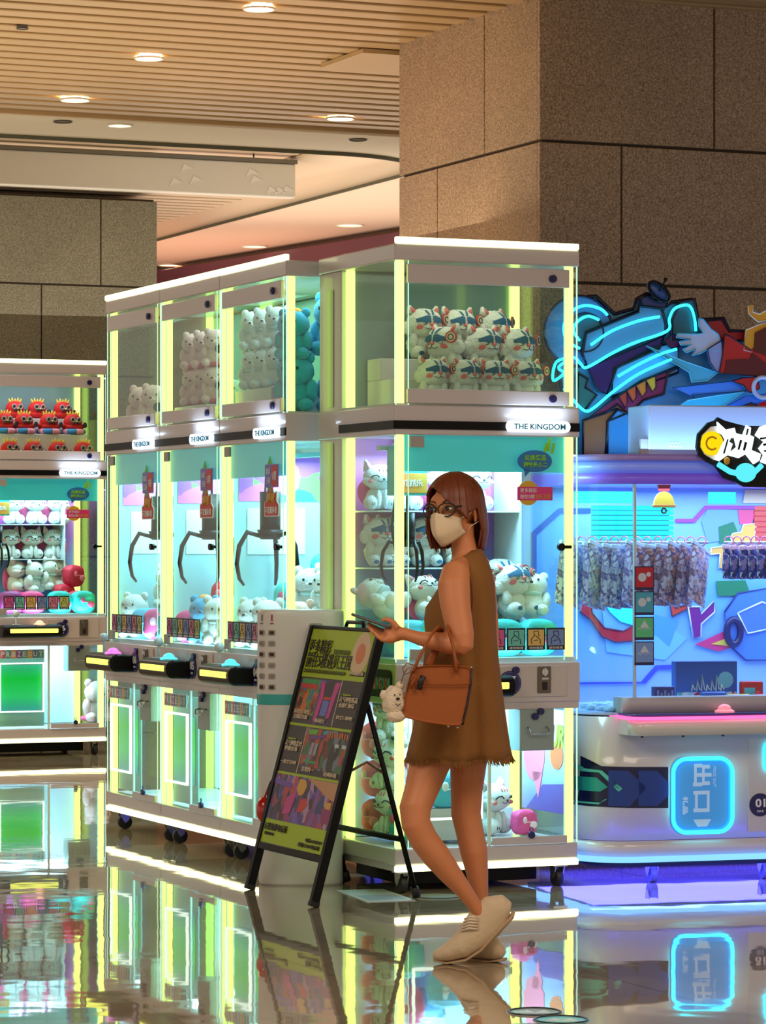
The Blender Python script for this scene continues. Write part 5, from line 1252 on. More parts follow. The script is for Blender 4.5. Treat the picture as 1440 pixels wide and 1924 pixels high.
for i, (k, px, c, rz, rx, sc, lab) in enumerate((('white', 700, .22, .6, -1.2, 1.0, 'white fluffy plush lying on the pillows at left in machine 17'), ('cat', 812, .22, .2, -.5, .9, 'smiling cat plush lying back on the pillows in machine 17'),
        ('tiger', 938, .40, .0, 0, 1.1, 'white tiger plush standing against the back, right of the woman'), ('tiger', 975, .2, .3, -.3, 1.0, 'white tiger plush slumped on the teal pillows, right of the woman'), ('white', 1020, .2, -.5, -.4, .9, 'white plush at the right end of the pile in machine 17'), ('tiger', 900, .22, 0, -.4, .95, 'white tiger plush on the pillows just behind the woman'))):
    put(k, f17, c, px, 1.10+(.04 if rx < -1 else 0), rz, sc, lab, rx=rx)
# ---- 17, prize cabinet
for i, (k, x, c, z, rz, lab) in enumerate((('cat', .09, .30, .20, -1.3, 'smiling cat plush at the bottom of the stack beside the sign'), ('cat', .10, .31, .40, -1.2, 'smiling cat plush in the middle of the stack beside the sign'), ('tiger', .10, .30, .59, -1.0, 'white tiger plush at the top of the stack beside the sign'),
        ('crimson', .11, .45, .20, -1.3, 'crimson pillow behind the lowest cat in machine 17'), ('rose', .11, .45, .36, -1.3, 'pink pillow behind the middle cat in machine 17'), ('crimson', .11, .45, .52, -1.3, 'crimson pillow behind the top of the stack in 17'),
        ('teal', .10, .17, .20, -1.3, 'teal pillow at the front of the low stack in 17'), ('blue', .30, .34, .33, -.2, 'blue bear plush seen behind the prize window of machine 17'), ('cyan', .30, .16, .33, .1, 'sky blue pillow plush behind the prize window of 17'),
        ('cat', .56, .28, .205, .5, 'white cat plush lying on a pink cushion in the lower right cabinet'), ('white', .48, .40, .205, .2, 'white plush behind the lying cat in the lower right cabinet'))):
    o = put(k, f17, c, None, z, rz, 1.0, lab, x=x)
riser(M17, .12, .46, .20, .33, .16, .40)
put('rose', f17, .18, None, .205, .3, .7, 'pink pillow in front of the lying cat in machine 17', x=.66)
# ---- 16
riser(M16, .22, .54, 1.972, 2.15); riser(M16, .37, .54, 2.15, 2.26)
g6 = 'red plush in the upper case of machine 16'
for i, px in enumerate((19, 63, 109, 159)):
    put('red', f16, .12, px, 1.974, .1, .98, '%s red plush in the bottom row of upper case 16' % ['leftmost', 'second', 'third', 'rightmost'][i], group=g6)
for i, px in enumerate((8, 45, 92, 137)):
    put('ring', f16, .29, px, 2.152, 0, .82, '%s pink and blue striped ring cushion, middle row of case 16' % ['leftmost', 'second', 'third', 'rightmost'][i], group='striped ring cushions in machine 16')
    put('red', f16, .29, px, 2.172, .1, .95, '%s red plush sitting on a ring, middle row of case 16' % ['leftmost', 'second', 'third', 'rightmost'][i], group=g6)
for i, px in enumerate((28, 70, 118)):
    put('red', f16, .46, px, 2.262, .05, .95, '%s red plush in the back row of upper case 16' % ['left', 'middle', 'right'][i], group=g6)
for i, px in enumerate((24, 66, 108)):
    put('cat', f16, .42, px, 1.547, .1, .92, '%s smiling cat plush on the top shelf of machine 16' % ['left', 'middle', 'right'][i], group='cats on the shelves of machine 16')
    put('cat', f16, .42, px-8, 1.312, .1, .95, '%s smiling cat plush on the lower shelf of machine 16' % ['left', 'middle', 'right'][i], group='cats on the shelves of machine 16')
for i, (k, px, c, z) in enumerate((('purple', 20, .12, .946), ('rose', 60, .12, .946), ('teal', 112, .12, .946), ('teal', 160, .12, .946), ('rose', 30, .32, .946), ('crimson', 120, .3, .99), ('crimson', 138, .32, 1.12), ('crimson', 180, .25, .946), ('white', 62, .34, 1.08), ('white', 90, .36, 1.10), ('cat', 28, .38, 1.09), ('cat', 104, .40, 1.10))):
    put(k, f16, c, px, z, .1*i, 1.0, '%s in machine 16, %s' % ({'purple': 'purple pillow', 'rose': 'pink pillow', 'teal': 'teal pillow', 'crimson': 'crimson pillow', 'white': 'white plush', 'cat': 'white cat plush'}[k], ['front far left', 'front second from left', 'front third from left', 'front right under the bubble sticker', 'behind at left', 'low in the crimson heap', 'top of the crimson heap', 'at the right corner', 'in the pile at centre left', 'in the pile at centre', 'in the pile at left', 'in the pile behind the crimson heap'][i]))
put('pink', f16, .35, 182, .20, .2, 1.3, 'pale pink plush in the lower right cabinet of machine 16')
# ---- the row
r0, r1, r2 = row
riser(MR0, .05, .50, 1.972, 2.09, .05, .50); riser(MR1, .05, .50, 1.972, 2.05, .05, .50)
for j in range(2):
    for i in range(3):
        put('white', r0, .115, None, 2.092+.175*j, .9, .82, 'mint white bear plush, %s of the %s row, nearest row machine' % (['left', 'middle', 'right'][i], ['lower', 'upper'][j]), group='mint white bears in the nearest row machine', x=.12+.15*i)
for i, (x, c, z, sc) in enumerate(((.60, .13, 1.974, 1.15), (.62, .33, 1.974, 1.25), (.62, .30, 2.22, 1.25), (.60, .12, 2.20, 1.0))):
    put('blue', r0, c, None, z, .8, sc, 'blue bear plush in the nearest row machine, %s' % ['front one on the floor', 'rear one on the floor', 'highest at the rear', 'highest at the front'][i], x=x, group='blue bears in the nearest row machine')
put('grey', r0, .23, None, 2.092, .9, 1.55, 'grey koala plush with yellow cap behind the mint bears', x=.13)
for j in range(2):
    for i in range(3):
        put('pink', r1, .115, None, 2.052+.17*j, .9, .80, 'pale pink bear plush, %s of the %s row, middle row machine' % (['left', 'middle', 'right'][i], ['lower', 'upper'][j]), group='pink bears in the middle row machine', x=.15+.15*i)
put('pink', r1, .40, 408, 2.40, .9, .9, 'pale pink bear plush on top of the others, middle row machine') if False else None
for i in range(2): put('white', r1, .13+.13*i, None, 1.974, .9, .85, 'white bear at the %s near end of the middle row machine' % ['front', 'rear'][i], x=.62)
for i in range(2): put('pink', r2, .115, None, 1.974, .9, .95, 'pale pink bear plush, %s one of the pair in the farthest row machine' % ['left', 'right'][i], group='pink pair in the farthest row machine', x=.22+.19*i)
kinds = ['white', 'cyan', 'teal', 'white', 'rose', 'white', 'crimson', 'blue', 'white', 'pink']
hn = ['front far corner', 'front, second', 'front, third', 'front near corner', 'middle far side', 'middle', 'middle near side', 'back far side', 'back centre', 'back near side']
for mi, (fr_, nm) in enumerate(((r0, 'nearest'), (r1, 'middle'), (r2, 'farthest'))):
    q = 0
    for c, xs_ in ((.11, (.12, .31, .50, .69)), (.28, (.16, .38, .60)), (.44, (.2, .42, .64))):
        for x in xs_:
            k = kinds[(q*3+mi*4) % 10]; z = .946+(.0 if c < .2 else .14 if c < .4 else .27)
            put(k, fr_, c, None, z, .9+.3*(q % 3)-.3, 1.0, '%s in the %s row machine, %s' % ({'white': 'white bear plush', 'cyan': 'sky blue pillow', 'teal': 'teal pillow', 'rose': 'pink pillow', 'crimson': 'crimson pillow', 'blue': 'blue bear plush', 'pink': 'pink bear plush'}[k], nm, hn[q]), x=x, group='plush heap in the %s row machine' % nm); q += 1
    put('white', fr_, .40, None, 1.38, .9, 1.1, 'large white bear on top of the heap, %s row machine' % nm, x=.5)
    mb = MB(); mb.box((.05, .20, .946), (.77, .54, 1.085)); mb.box((.05, .36, 1.085), (.77, .54, 1.215)); obj('stepped_riser', mb, m_deck, (MR0, MR1, MR2)[mi])
# pale inner side walls of the row machines, middle level
for t_ in (MR0, MR1, MR2):
    mb = MB(); mb.box((.008, .06, .95), (.012, DB-.05, 1.80)); obj('inner_side_wall', mb, mat('ice_wall', (165, 220, 228), .2), t_)
    mb = MB(); mb.box((.013, .08, 1.60), (.016, .50, 1.80)); obj('wall_print', mb, patch_mat('wall_print', [(60, 190, 120), (220, 110, 190), (120, 220, 90), (160, 90, 190), (80, 200, 200)], 9, .4), t_)
    mb = MB(); mb.box((.013, .12, 1.36), (.016, .40, 1.57), .002, 1); obj('notice_sheet', mb, mat('notice', (225, 240, 245), .4), t_)
# ================================================ KIOSK (power bank cabinet)
kz = 1.135; kc = Vector((-.340, 13.27, 0))
fk = Fr(0, kc.x, kc.y)
ki = thing('charging_kiosk', 'white rounded charging kiosk with rows of slots and a teal band', 'kiosk', kc)
def sup(rx, ry, e=.55, n=40, cx=0, cy=0): return [(cx+rx*math.copysign(abs(math.cos(2*PI*i/n))**e, math.cos(2*PI*i/n)), cy+ry*math.copysign(abs(math.sin(2*PI*i/n))**e, math.sin(2*PI*i/n))) for i in range(n)]
def kring(z, s=1.0, dy=0): return [Vector((a*s, b*s+dy, z)) for a, b in sup(.182, .13)]
m_kw = mat('kiosk_white', (226, 224, 220), .35, coat=.2)
mb = MB(); mb.sm = True; mb.loft([kring(.0, .94), kring(.012, .965), kring(.10, .965), kring(.76, 1), kring(1.10, 1.0), kring(kz-.008, .995), kring(kz, .97)]); b = obj('body', mb, m_kw, ki)
mb = MB(); mb.sm = True; mb.loft([kring(.745, 1.012), kring(.748, 1.014), kring(.785, 1.014), kring(.788, 1.012)]); obj('teal_band', mb, mat('kteal', (60, 180, 176), .35), ki)
for i, pxx in enumerate((492, 511)):
    for j in range(6):
        z = HC+(HOR-(1189+j*20.5))/F*13.14
        x = (pxx-720)/F*13.14-kc.x
        def ysurf(x): 
            best = min(sup(.182, .13, n=400), key=lambda q: abs(q[0]-x)+(1 if q[1] > 0 else 0)); return best[1]
        y = ysurf(x)
        x2 = x+.012; y2 = ysurf(min(x2+.004, .17))
        a = math.atan2(ysurf(x+.008)-ysurf(x-.008), .016)
        M_ = Matrix.Translation((x, y, z)) @ Matrix.Rotation(a, 4, 'Z')
        mb = MB(); mb.T = M_; mb.prism(rrect(-.015, -.012, .015, .012, .006), -.003, .004); s_ = obj('battery_slot', mb, mat('slot_rim', (176, 168, 160), .4), ki)
        mb = MB(); mb.T = M_; mb.prism(rrect(-.010, -.007, .010, .007, .003), -.0045, -.003); obj('slot_mouth', mb, mat('slot%d' % (1 if j in (0, 2, 5) else 0), (60, 44, 34) if j in (0, 2, 5) else (150, 138, 128), .5), s_)
for px, nm in ((492, 'grey'), (511, 'red')):
    x = (px-720)/F*13.14-kc.x; z = HC+(HOR-1167)/F*13.14; y = min(sup(.182, .13, n=400), key=lambda q: abs(q[0]-x)+(1 if q[1] > 0 else 0))[1]
    mb = MB(); mb.box((x-.003, y-.004, z), (x+.003, y+.01, z+.026)); mb.box((x-.008, y-.004, z-.012), (x+.008, y+.01, z-.008)); obj('mark', mb, mat('kmk_'+nm, (120, 116, 112) if nm == 'grey' else (170, 60, 50), .5), ki)
mb = MB(); x = (594-720)/F*13.14-kc.x; z = HC+(HOR-1175)/F*13.14; mb.prism(rrect(x-.028, z-.009, x+.028, z+.009, .009), -.136, -.128); obj('card_reader', mb, mat('kcr', (170, 170, 165), .3), ki)
t = thing('cherry_ornament', 'shiny red ornament with a dark leaf hanging low on the kiosk side', 'ornament', P(497, 1545, 13.10))
mb = MB(); mb.ell((0, 0, .05), (.034, .03, .055), 20, 14); obj('red_bulb', mb, mat('cherry', (205, 25, 25), .2, coat=.6), t)
mb = MB(); mb.ell((.028, -.004, .135), (.016, .01, .045), 16, 10, rot=Matrix.Rotation(.2, 3, 'Y')); obj('leaf', mb, mat('leafd', (50, 30, 28), .4), t)
mb = MB(); mb.tube([(.0, 0, .10), (.015, 0, .14), (.035, .0, .175), (.045, 0, .20)], .004, 6); obj('stem', mb, mat('stemr', (200, 50, 40), .4), t)
mb = MB(); mb.ell((.008, -.029, .06), (.005, .003, .016), 10, 8); obj('highlight_mark', mb, m_wht, t)

# ================================================ A-FRAME SIGN
FL, FRr = Vector((-.548, 12.99, 0)), Vector((-.274, 12.36, 0))
TL, TR = FL+Vector((.264, .115, 1.062)), FRr+Vector((.264, .115, 1.062))
si = thing('a_frame_sign', 'black folding A-frame floor sign with lime green poster', 'sign', (0, 0, 0))
m_fr = mat('frame_black', (10, 10, 11), .5, spec=.2)
ax = (FRr-FL).normalized(); up = (TR-FRr).normalized(); nn = up.cross(ax).normalized()   # ax: to the viewer's right; nn: out of the front
if nn.x > 0: nn = -nn
Ms = Matrix(((ax.x, -nn.x, up.x, FL.x), (ax.y, -nn.y, up.y, FL.y), (ax.z, -nn.z, up.z, FL.z), (0, 0, 0, 1)))  # local: x right, -y front, z up the board
BWd = (FRr-FL).length; BH = (TL-FL).length
def sob(name, mb, m, p=si, fixn=True):
    return obj(name, mb, m, p, fixn=fixn)
for nm, a, b_ in (('leg', 0, 1), ('leg', BWd, 1)):
    mb = MB(); mb.T = Ms; mb.box((a-.016, -.014, .018), (a+.016, .020, BH+.01), .003, 1); sob('leg', mb, m_fr)
    mb = MB(); mb.T = Ms; mb.box((a-.018, -.016, 0.004), (a+.018, .022, .025), .003, 1); sob('foot_cap', mb, m_rubber)
zb = BH*.185
mb = MB(); mb.T = Ms; mb.box((.0, -.012, zb-.03), (BWd, .012, zb), .003, 1); sob('bottom_rail', mb, m_fr)
mb = MB(); mb.T = Ms; mb.box((.0, -.012, BH-.004), (BWd, .012, BH+.012), .003, 1); sob('top_rail', mb, m_fr)
mb = MB(); mb.T = Ms; mb.tube([(BWd*.48, 0, BH+.006), (BWd*.49, 0, BH+.034), (BWd*.73, 0, BH+.034), (BWd*.75, 0, BH+.006)], .008, 8); sob('carry_handle', mb, m_fr)
# poster
lime = mat('poster_lime', (176, 206, 18), .4, spec=.3)
pz0, pz1, px0, px1 = zb, BH-.004, .014, BWd-.014; PW = px1-px0; PHh = pz1-pz0
mb = MB(); mb.T = Ms; mb.box((px0, -.008, pz0), (px1, .006, pz1)); po = sob('poster', mb, lime)
def pz(f): return pz1-f*PHh                # f: 0 top .. 1 bottom
def ppx(f): return px0+f*PW
def pbox(name, x0, x1, f0, f1, m, lift=.0008, parent=po):
    mb = MB(); mb.T = Ms; mb.box((ppx(x0), -.008-lift, pz(f1)), (ppx(x1), -.008, pz(f0))); return obj(name, mb, m, parent)
m_ink = mat('ink', (20, 18, 16), .5); m_cream = mat('cream', (222, 205, 180), .5); m_brn = mat('poster_dark', (34, 24, 22), .4)
def ptext(s, xf, f, size, w=None, h=None, m=m_ink, bold=.0015, shear=0.0, name='lettering', lift=.0028):
    mb = MB(); text(mb, s, (0, 0, 0), size, w, h, bold=bold*.4, shear=shear, M=Ms @ Matrix.Translation((ppx(xf), -.008-lift, pz(f)))); return obj(name, mb, m, po, fixn=False)
ptext('更多精彩', .20, .082, .1, .36*PW, .062)
ptext('THE KINGDOM', .55, .100, .03, .25*PW, .020, m=mat('ink_green', (90, 105, 20), .5))
ptext('前往5楼遇见王国', .38, .145, .1, .70*PW, .062, bold=.002)
ptext('>'*17, .36, .196, .03, .66*PW, .018)
mb = MB(); mb.T = Ms; mb.cyl((ppx(.84), -.0092, pz(.10)), (ppx(.84), -.008, pz(.10)), .088, 40); sob('round_disc', mb, mat('disc_cream', (226, 200, 160), .5), po)
mb = MB(); mb.T = Ms; mb.cyl((ppx(.84), -.0102, pz(.10)), (ppx(.84), -.0092, pz(.10)), .042, 30); sob('disc_centre', mb, mat('disc_or', (225, 130, 80), .5), po)
pbox('caption_plate', .75, .97, .178, .202, m_ink); ptext('欢迎光临王国', .86, .19, .02, .2*PW, .014, m=m_cream, lift=.004)
# three picture strips
pbox('caption_panel', 0.0, 1.0, .225, .440, m_brn)
pbox('picture', .04, .34, .232, .400, patch_mat('pic_a', [(205, 60, 40), (40, 160, 80), (60, 130, 170), (150, 60, 30), (225, 120, 40), (60, 40, 50), (90, 150, 60)], 26, .4), .0014)
pbox('picture', .34, .665, .232, .440, patch_mat('pic_b', [(60, 40, 110), (40, 24, 60), (90, 90, 190), (30, 20, 40), (110, 50, 120)], 16, .4), .0014)
def ppoly(name, pts, m, lift=.0024):
    mb = MB(); mb.T = Ms; mb.prism([(ppx(a), pz(b)) for a, b in pts], -.008-lift, -.008); return obj(name, mb, m, po)
m_mag = mat('p_mag', (205, 50, 150), .4); m_pb = mat('p_blue', (100, 120, 215), .4); m_rd = mat('p_red', (215, 40, 30), .4); m_gr = mat('p_green', (50, 170, 90), .4)
ppoly('pink_column', [(.35, .24), (.42, .24), (.44, .30), (.42, .40), (.37, .43), (.36, .38), (.385, .30)], m_mag)
ppoly('pink_column', [(.58, .24), (.66, .24), (.63, .30), (.60, .40), (.55, .41), (.56, .33)], m_mag)
ppoly('blue_cabinet', [(.45, .325), (.55, .325), (.54, .395), (.44, .395)], m_pb); ppoly('red_cap', [(.45, .308), (.56, .308), (.56, .320), (.45, .320)], m_rd)
ppoly('red_awning', [(.05, .255), (.31, .258), (.31, .28), (.05, .275)], m_rd); ppoly('green_awning', [(.08, .235), (.30, .238), (.27, .255), (.08, .252)], m_gr)
ppoly('white_rule', [(.668, .228), (.676, .228), (.676, .438), (.668, .438)], m_cream)
for y_, s_, w_ in ((.385, '沉浸式体验馆', .22), (.41, '王国游乐园', .20)): ptext(s_, .16, y_, .03, w_*PW*1.1, .018, m=m_cream, lift=.004)
ptext('机动战士', .48, .418, .03, .16*PW, .018, m=m_cream, lift=.004)
ptext('kingdom', .80, .290, .02, .12*PW, .010, m=lime, lift=.004); ptext('人气最旺新品', .84, .310, .03, .28*PW, .022, m=m_cream, lift=.004); ptext('全部任你玩', .83, .336, .03, .24*PW, .020, m=m_cream, lift=.004); ptext('快来体验吧!', .84, .392, .03, .25*PW, .016, m=m_cream, lift=.004)
pbox('caption_panel', 0.0, 1.0, .452, .668, m_brn)
pbox('picture', .32, 1.0, .455, .640, patch_mat('pic_c', [(120, 40, 34), (40, 60, 40), (60, 110, 70), (190, 60, 40), (70, 50, 90), (28, 20, 20), (110, 130, 150), (44, 28, 26)], 24, .4, (1, 1, .6)), .0014)
ppoly('white_rule', [(.305, .454), (.313, .454), (.313, .665), (.305, .665)], m_cream)
ppoly('green_canopy', [(.36, .462), (.5, .458), (.48, .482), (.36, .484)], mat('p_lime', (90, 190, 50), .4)); ppoly('purple_canopy', [(.37, .492), (.62, .478), (.62, .492), (.40, .508)], mat('p_pur', (110, 50, 150), .4))
ppoly('blue_canopy', [(.58, .462), (.66, .458), (.66, .474), (.58, .478)], mat('p_cy', (60, 160, 190), .4))
for k in range(8): ppoly('orange_slat', [(.68+k*.038, .462), (.695+k*.038, .462), (.70+k*.038, .488), (.685+k*.038, .488)], mat('p_or', (215, 120, 50), .4))
for k, xx in enumerate((.44, .5)): ppoly('grey_machine', [(xx, .52), (xx+.04, .52), (xx+.035, .575), (xx-.005, .575)], mat('p_gm', (150, 165, 185), .4))
for k in range(2): ppoly('screen', [(.80+k*.11, .512), (.86+k*.11, .512), (.86+k*.11, .528), (.80+k*.11, .528)], mat('p_sc', (200, 215, 225), .4))
ppoly('green_mat', [(.36, .598), (.58, .604), (.58, .614), (.36, .608)], m_gr)
ptext('kingdom', .12, .515, .02, .12*PW, .010, m=lime, lift=.004); ptext('人气爆款游戏', .16, .535, .03, .27*PW, .022, m=m_cream, lift=.004); ptext('嗨翻全场', .14, .560, .03, .20*PW, .020, m=m_cream, lift=.004); ptext('一起来玩吧!', .15, .622, .03, .25*PW, .016, m=m_cream, lift=.004)
ptext('百里挑一', .48, .642, .03, .19*PW, .020, m=m_cream, lift=.004); ptext('经典街机', .84, .650, .03, .2*PW, .018, m=m_cream, lift=.004)
pbox('picture', 0.0, 1.0, .680, .890, patch_mat('pic_d', [(90, 60, 150), (60, 30, 80), (150, 50, 110), (40, 24, 40), (120, 90, 190), (200, 60, 60), (50, 60, 120), (180, 150, 190)], 30, .4, (1, 1, .5)), .0014)
ppoly('tent_ceiling', [(.52, .682), (1.0, .682), (.995, .765), (.86, .748), (.70, .715)], mat('p_tan', (205, 150, 105), .4), .002)
ppoly('yellow_figure', [(.40, .688), (.50, .692), (.53, .72), (.50, .755), (.44, .765), (.38, .735)], mat('p_yel', (225, 170, 40), .4))
ppoly('yellow_figure', [(.87, .772), (.96, .770), (.96, .80), (.88, .800)], mat('p_yel', (225, 170, 40), .4))
ppoly('red_figure', [(.48, .78), (.56, .77), (.60, .80), (.55, .83), (.46, .84)], m_rd); ppoly('magenta_beam', [(.26, .78), (.40, .75), (.36, .85), (.24, .86)], m_mag); ppoly('violet_block', [(.0, .70), (.30, .715), (.30, .74), (.0, .725)], mat('p_vi', (110, 70, 180), .4))
ppoly('magenta_block', [(.84, .80), (.99, .80), (.99, .87), (.86, .86)], mat('p_mg2', (150, 30, 110), .4))
ptext('五楼劲爆电玩城', .20, .925, .04, .38*PW, .030); ptext('THE KINGDOM', .12, .957, .02, .15*PW, .012); ptext('电话:13305377', .84, .950, .02, .26*PW, .016); ptext('最新CNH电玩城', .78, .975, .02, .34*PW, .018)
# rear legs, cross bar, folding stay
HR, HL = FRr+(TR-FRr)*.74+nn*-.02, FL+(TL-FL)*.74+nn*-.02
BR, BL = Vector((.133, 12.64, .012)), Vector((-.150, 13.24, .012))
for a, b_ in ((HR, BR), (HL, BL)):
    mb = MB(); mb.tube([a, b_], .014, 4, ref=(0, 0, 1)); sob('leg', mb, m_fr)
    d = (b_-a).normalized(); mb = MB(); mb.tube([b_-d*.04, b_+d*.002], .017, 8); sob('foot_cap', mb, m_rubber)
mb = MB(); k = .70; mb.tube([HR+(BR-HR)*k, HL+(BL-HL)*k], .012, 4); sob('cross_bar', mb, m_fr)
a, b_ = FRr+(TR-FRr)*.49-nn*.01, HR+(BR-HR)*.36; m_ = (a+b_)/2+Vector((0, 0, .045))
mb = MB(); mb.tube([a, m_, b_], .006, 6); sob('folding_stay', mb, mat('stay', (120, 84, 60), .4, .5))
a, b_ = FL+(TL-FL)*.49-nn*.01, HL+(BL-HL)*.36; m_ = (a+b_)/2+Vector((0, 0, .045))
mb = MB(); mb.tube([a, m_, b_], .006, 6); sob('folding_stay', mb, mat('stay', (120, 84, 60)))
# ================================================ WOMAN
YB = 10.74
WO = P(868, 1810, YB); WO.z = 0
wo = thing('person', 'woman with brown bob, face mask and glasses in a brown sleeveless dress, holding a phone', 'person', WO)
SH = Matrix.Translation(-WO)
def limb(mb, L, n=20, cap=True):
    """L: (px, py, Y, half width px, depth m)"""
    pts = [P(a[0], a[1], a[2]) for a in L]; rings = []
    for i, p in enumerate(pts):
        t = (pts[min(i+1, len(pts)-1)]-pts[max(i-1, 0)]).normalized()
        d = Vector((0, 1, 0)); b = (d-t*d.dot(t)).normalized(); s = t.cross(b)
        r1 = L[i][3]/F*L[i][2]; r2 = L[i][4]
        rings.append([p+s*(r1*math.cos(2*PI*j/n))+b*(r2*math.sin(2*PI*j/n)) for j in range(n)])
    sm = mb.sm; mb.sm = True; mb.loft(rings, cap); mb.sm = sm
def px2m(v, Y=YB): return v/F*Y
mb = MB(); mb.T = SH
# torso (under the dress) and hips
limb(mb, [(880, 1040, YB, 22, .05), (878, 1060, YB, 36, .105), (880, 1085, YB, 40, .125), (872, 1130, YB, 48, .10), (866, 1190, YB, 50, .09), (866, 1250, YB, 52, .10), (866, 1310, YB, 56, .12), (862, 1360, YB, 54, .12), (862, 1390, YB, 46, .10)])
# neck
limb(mb, [(868, 985, YB, 24, .048), (870, 1010, YB, 22, .046), (874, 1035, YB, 25, .05), (879, 1055, YB, 34, .08)])
# near leg, knee forward, heel lifted
limb(mb, [(838, 1340, 10.73, 44, .080), (820, 1400, 10.71, 43, .080), (806, 1440, 10.69, 38, .075), (792, 1485, 10.66, 32, .066), (780, 1520, 10.63, 30, .060), (782, 1548, 10.62, 28, .056), (797, 1578, 10.63, 27, .058), (820, 1608, 10.64, 26.5, .058), (845, 1640, 10.65, 22, .048), (868, 1668, 10.66, 17, .038), (890, 1698, 10.67, 13.5, .030), (905, 1722, 10.68, 14, .03), (915, 1740, 10.68, 12, .03)])
# far leg, straight
limb(mb, [(885, 1340, 10.80, 42, .085), (883, 1400, 10.80, 38, .08), (880, 1440, 10.80, 34.5, .074), (877, 1490, 10.80, 30, .064), (876, 1530, 10.80, 28, .058), (883, 1562, 10.80, 26.5, .056), (891, 1600, 10.80, 26, .058), (897, 1640, 10.80, 21, .046), (902, 1680, 10.80, 16, .034), (908, 1725, 10.80, 13, .030), (914, 1765, 10.80, 14, .032), (914, 1785, 10.80, 14, .032)])
# near arm: shoulder, elbow back, forearm forward
limb(mb, [(866, 1062, 10.66, 15, .035), (857, 1076, 10.60, 27, .048), (853, 1100, 10.575, 31, .050), (855, 1130, 10.56, 29, .047), (861, 1165, 10.545, 27, .044), (866, 1195, 10.53, 25.5, .041), (868, 1215, 10.525, 22, .038), (862, 1226, 10.525, 12, .03)])
limb(mb, [(884, 1212, 10.525, 10, .028), (872, 1213, 10.525, 19, .037), (845, 1209, 10.53, 20.5, .037), (815, 1204, 10.54, 17, .033), (790, 1200, 10.55, 13.5, .028), (768, 1193, 10.56, 11.5, .024), (755, 1190, 10.56, 13, .024)])
# palm and fingers
def pe(px, py, Y, rx, ry, rz, rot=None): mb.ell(P(px, py, Y), (px2m(rx, Y), ry, px2m(rz, Y)), 20, 12, rot=rot)
pe(741, 1189, 10.56, 20, .026, 17, Matrix.Rotation(.35, 3, 'Y')); pe(734, 1199, 10.55, 13, .022, 11); pe(752, 1191, 10.56, 12, .024, 11)
def finger(L, r): mb.tube([P(*q) for q in L], r, 12)
finger([(730, 1187, 10.60), (716, 1185, 10.605), (702, 1178, 10.60), (690, 1171, 10.59)], [.0095, .009, .008, .0062])
finger([(729, 1193, 10.58), (714, 1191, 10.575), (701, 1184, 10.57), (690, 1176, 10.575)], [.0098, .009, .008, .0062])
finger([(729, 1199, 10.56), (714, 1197, 10.55), (703, 1190, 10.545), (695, 1181, 10.55)], [.0095, .0088, .0078, .006])
finger([(730, 1204, 10.545), (718, 1202, 10.53), (709, 1195, 10.525), (703, 1187, 10.53)], [.0085, .008, .007, .0055])
finger([(747, 1180, 10.54), (737, 1168, 10.535), (727, 1163, 10.535), (717, 1166, 10.54)], [.012, .0105, .009, .007])
# far arm behind the back
limb(mb, [(898, 1064, 10.86, 18, .04), (907, 1090, 10.88, 24, .045), (912, 1130, 10.90, 22, .042), (917, 1170, 10.91, 20, .038), (920, 1200, 10.91, 18, .034), (921, 1240, 10.90, 16, .03), (920, 1275, 10.90, 12, .024), (918, 1290, 10.90, 14, .020), (915, 1310, 10.90, 16, .018), (912, 1325, 10.90, 14, .016)])
for k in range(4): finger([(904+k*5.5, 1322, 10.90+.004*k), (903+k*5, 1338, 10.895), (901+k*4.5, 1350+(2 if k in (1, 2) else -2), 10.89)], [.0085, .0075, .0055])
finger([(903, 1298, 10.89), (895, 1312, 10.885), (892, 1326, 10.88)], [.010, .009, .007])
# head
HM = SH @ Matrix.Translation(P(853, 956, YB)) @ Matrix.Rotation(math.radians(-33), 4, 'Z') @ Matrix.Rotation(math.radians(-3), 4, 'Y')
mb.T = HM
mb.ell((0, .014, .016), (.072, .088, .080), 32, 20)
mb.ell((0, -.028, -.050), (.054, .054, .060), 28, 18); mb.ell((0, -.058, -.092), (.026, .024, .022), 18, 12)
mb.ell((0, -.060, .02), (.052, .026, .04), 22, 14)
for s in (-1, 1):
    mb.ell((s*.034, -.048, -.034), (.024, .026, .024), 18, 12)                    # cheek
    mb.tube([(s*.010, -.083, .016), (s*.028, -.084, .019), (s*.048, -.072, .014)], [.006, .007, .005], 10)   # brow ridge
    mb.ell((s*.076, .016, -.018), (.008, .020, .030), 18, 12, rot=Matrix.Rotation(s*.25, 3, 'Z')); mb.torus((s*.081, .014, -.010), .017, .0045, 18, 8, 'X', sz=1.35)
    mb.ell((s*.078, .008, -.043), (.006, .008, .008), 10, 8)
mb.tube([(0, -.084, .012), (0, -.094, -.012), (0, -.106, -.032)], [.008, .010, .013], 12); mb.ell((0, -.096, -.04), (.018, .014, .009), 14, 10)
mb.ell((0, -.080, -.064), (.022, .012, .010), 14, 10)
m_skin = mat('skin', (208, 132, 86), .5, sss=.12, var=.10, vscale=14)
body = remesh(mb, .0042, 3, m_skin, 'body', wo)
def wob(name, mb, m, parent=wo, fixn=True, smooth=None): return obj(name, mb, m, parent, fixn=fixn, smooth=smooth)
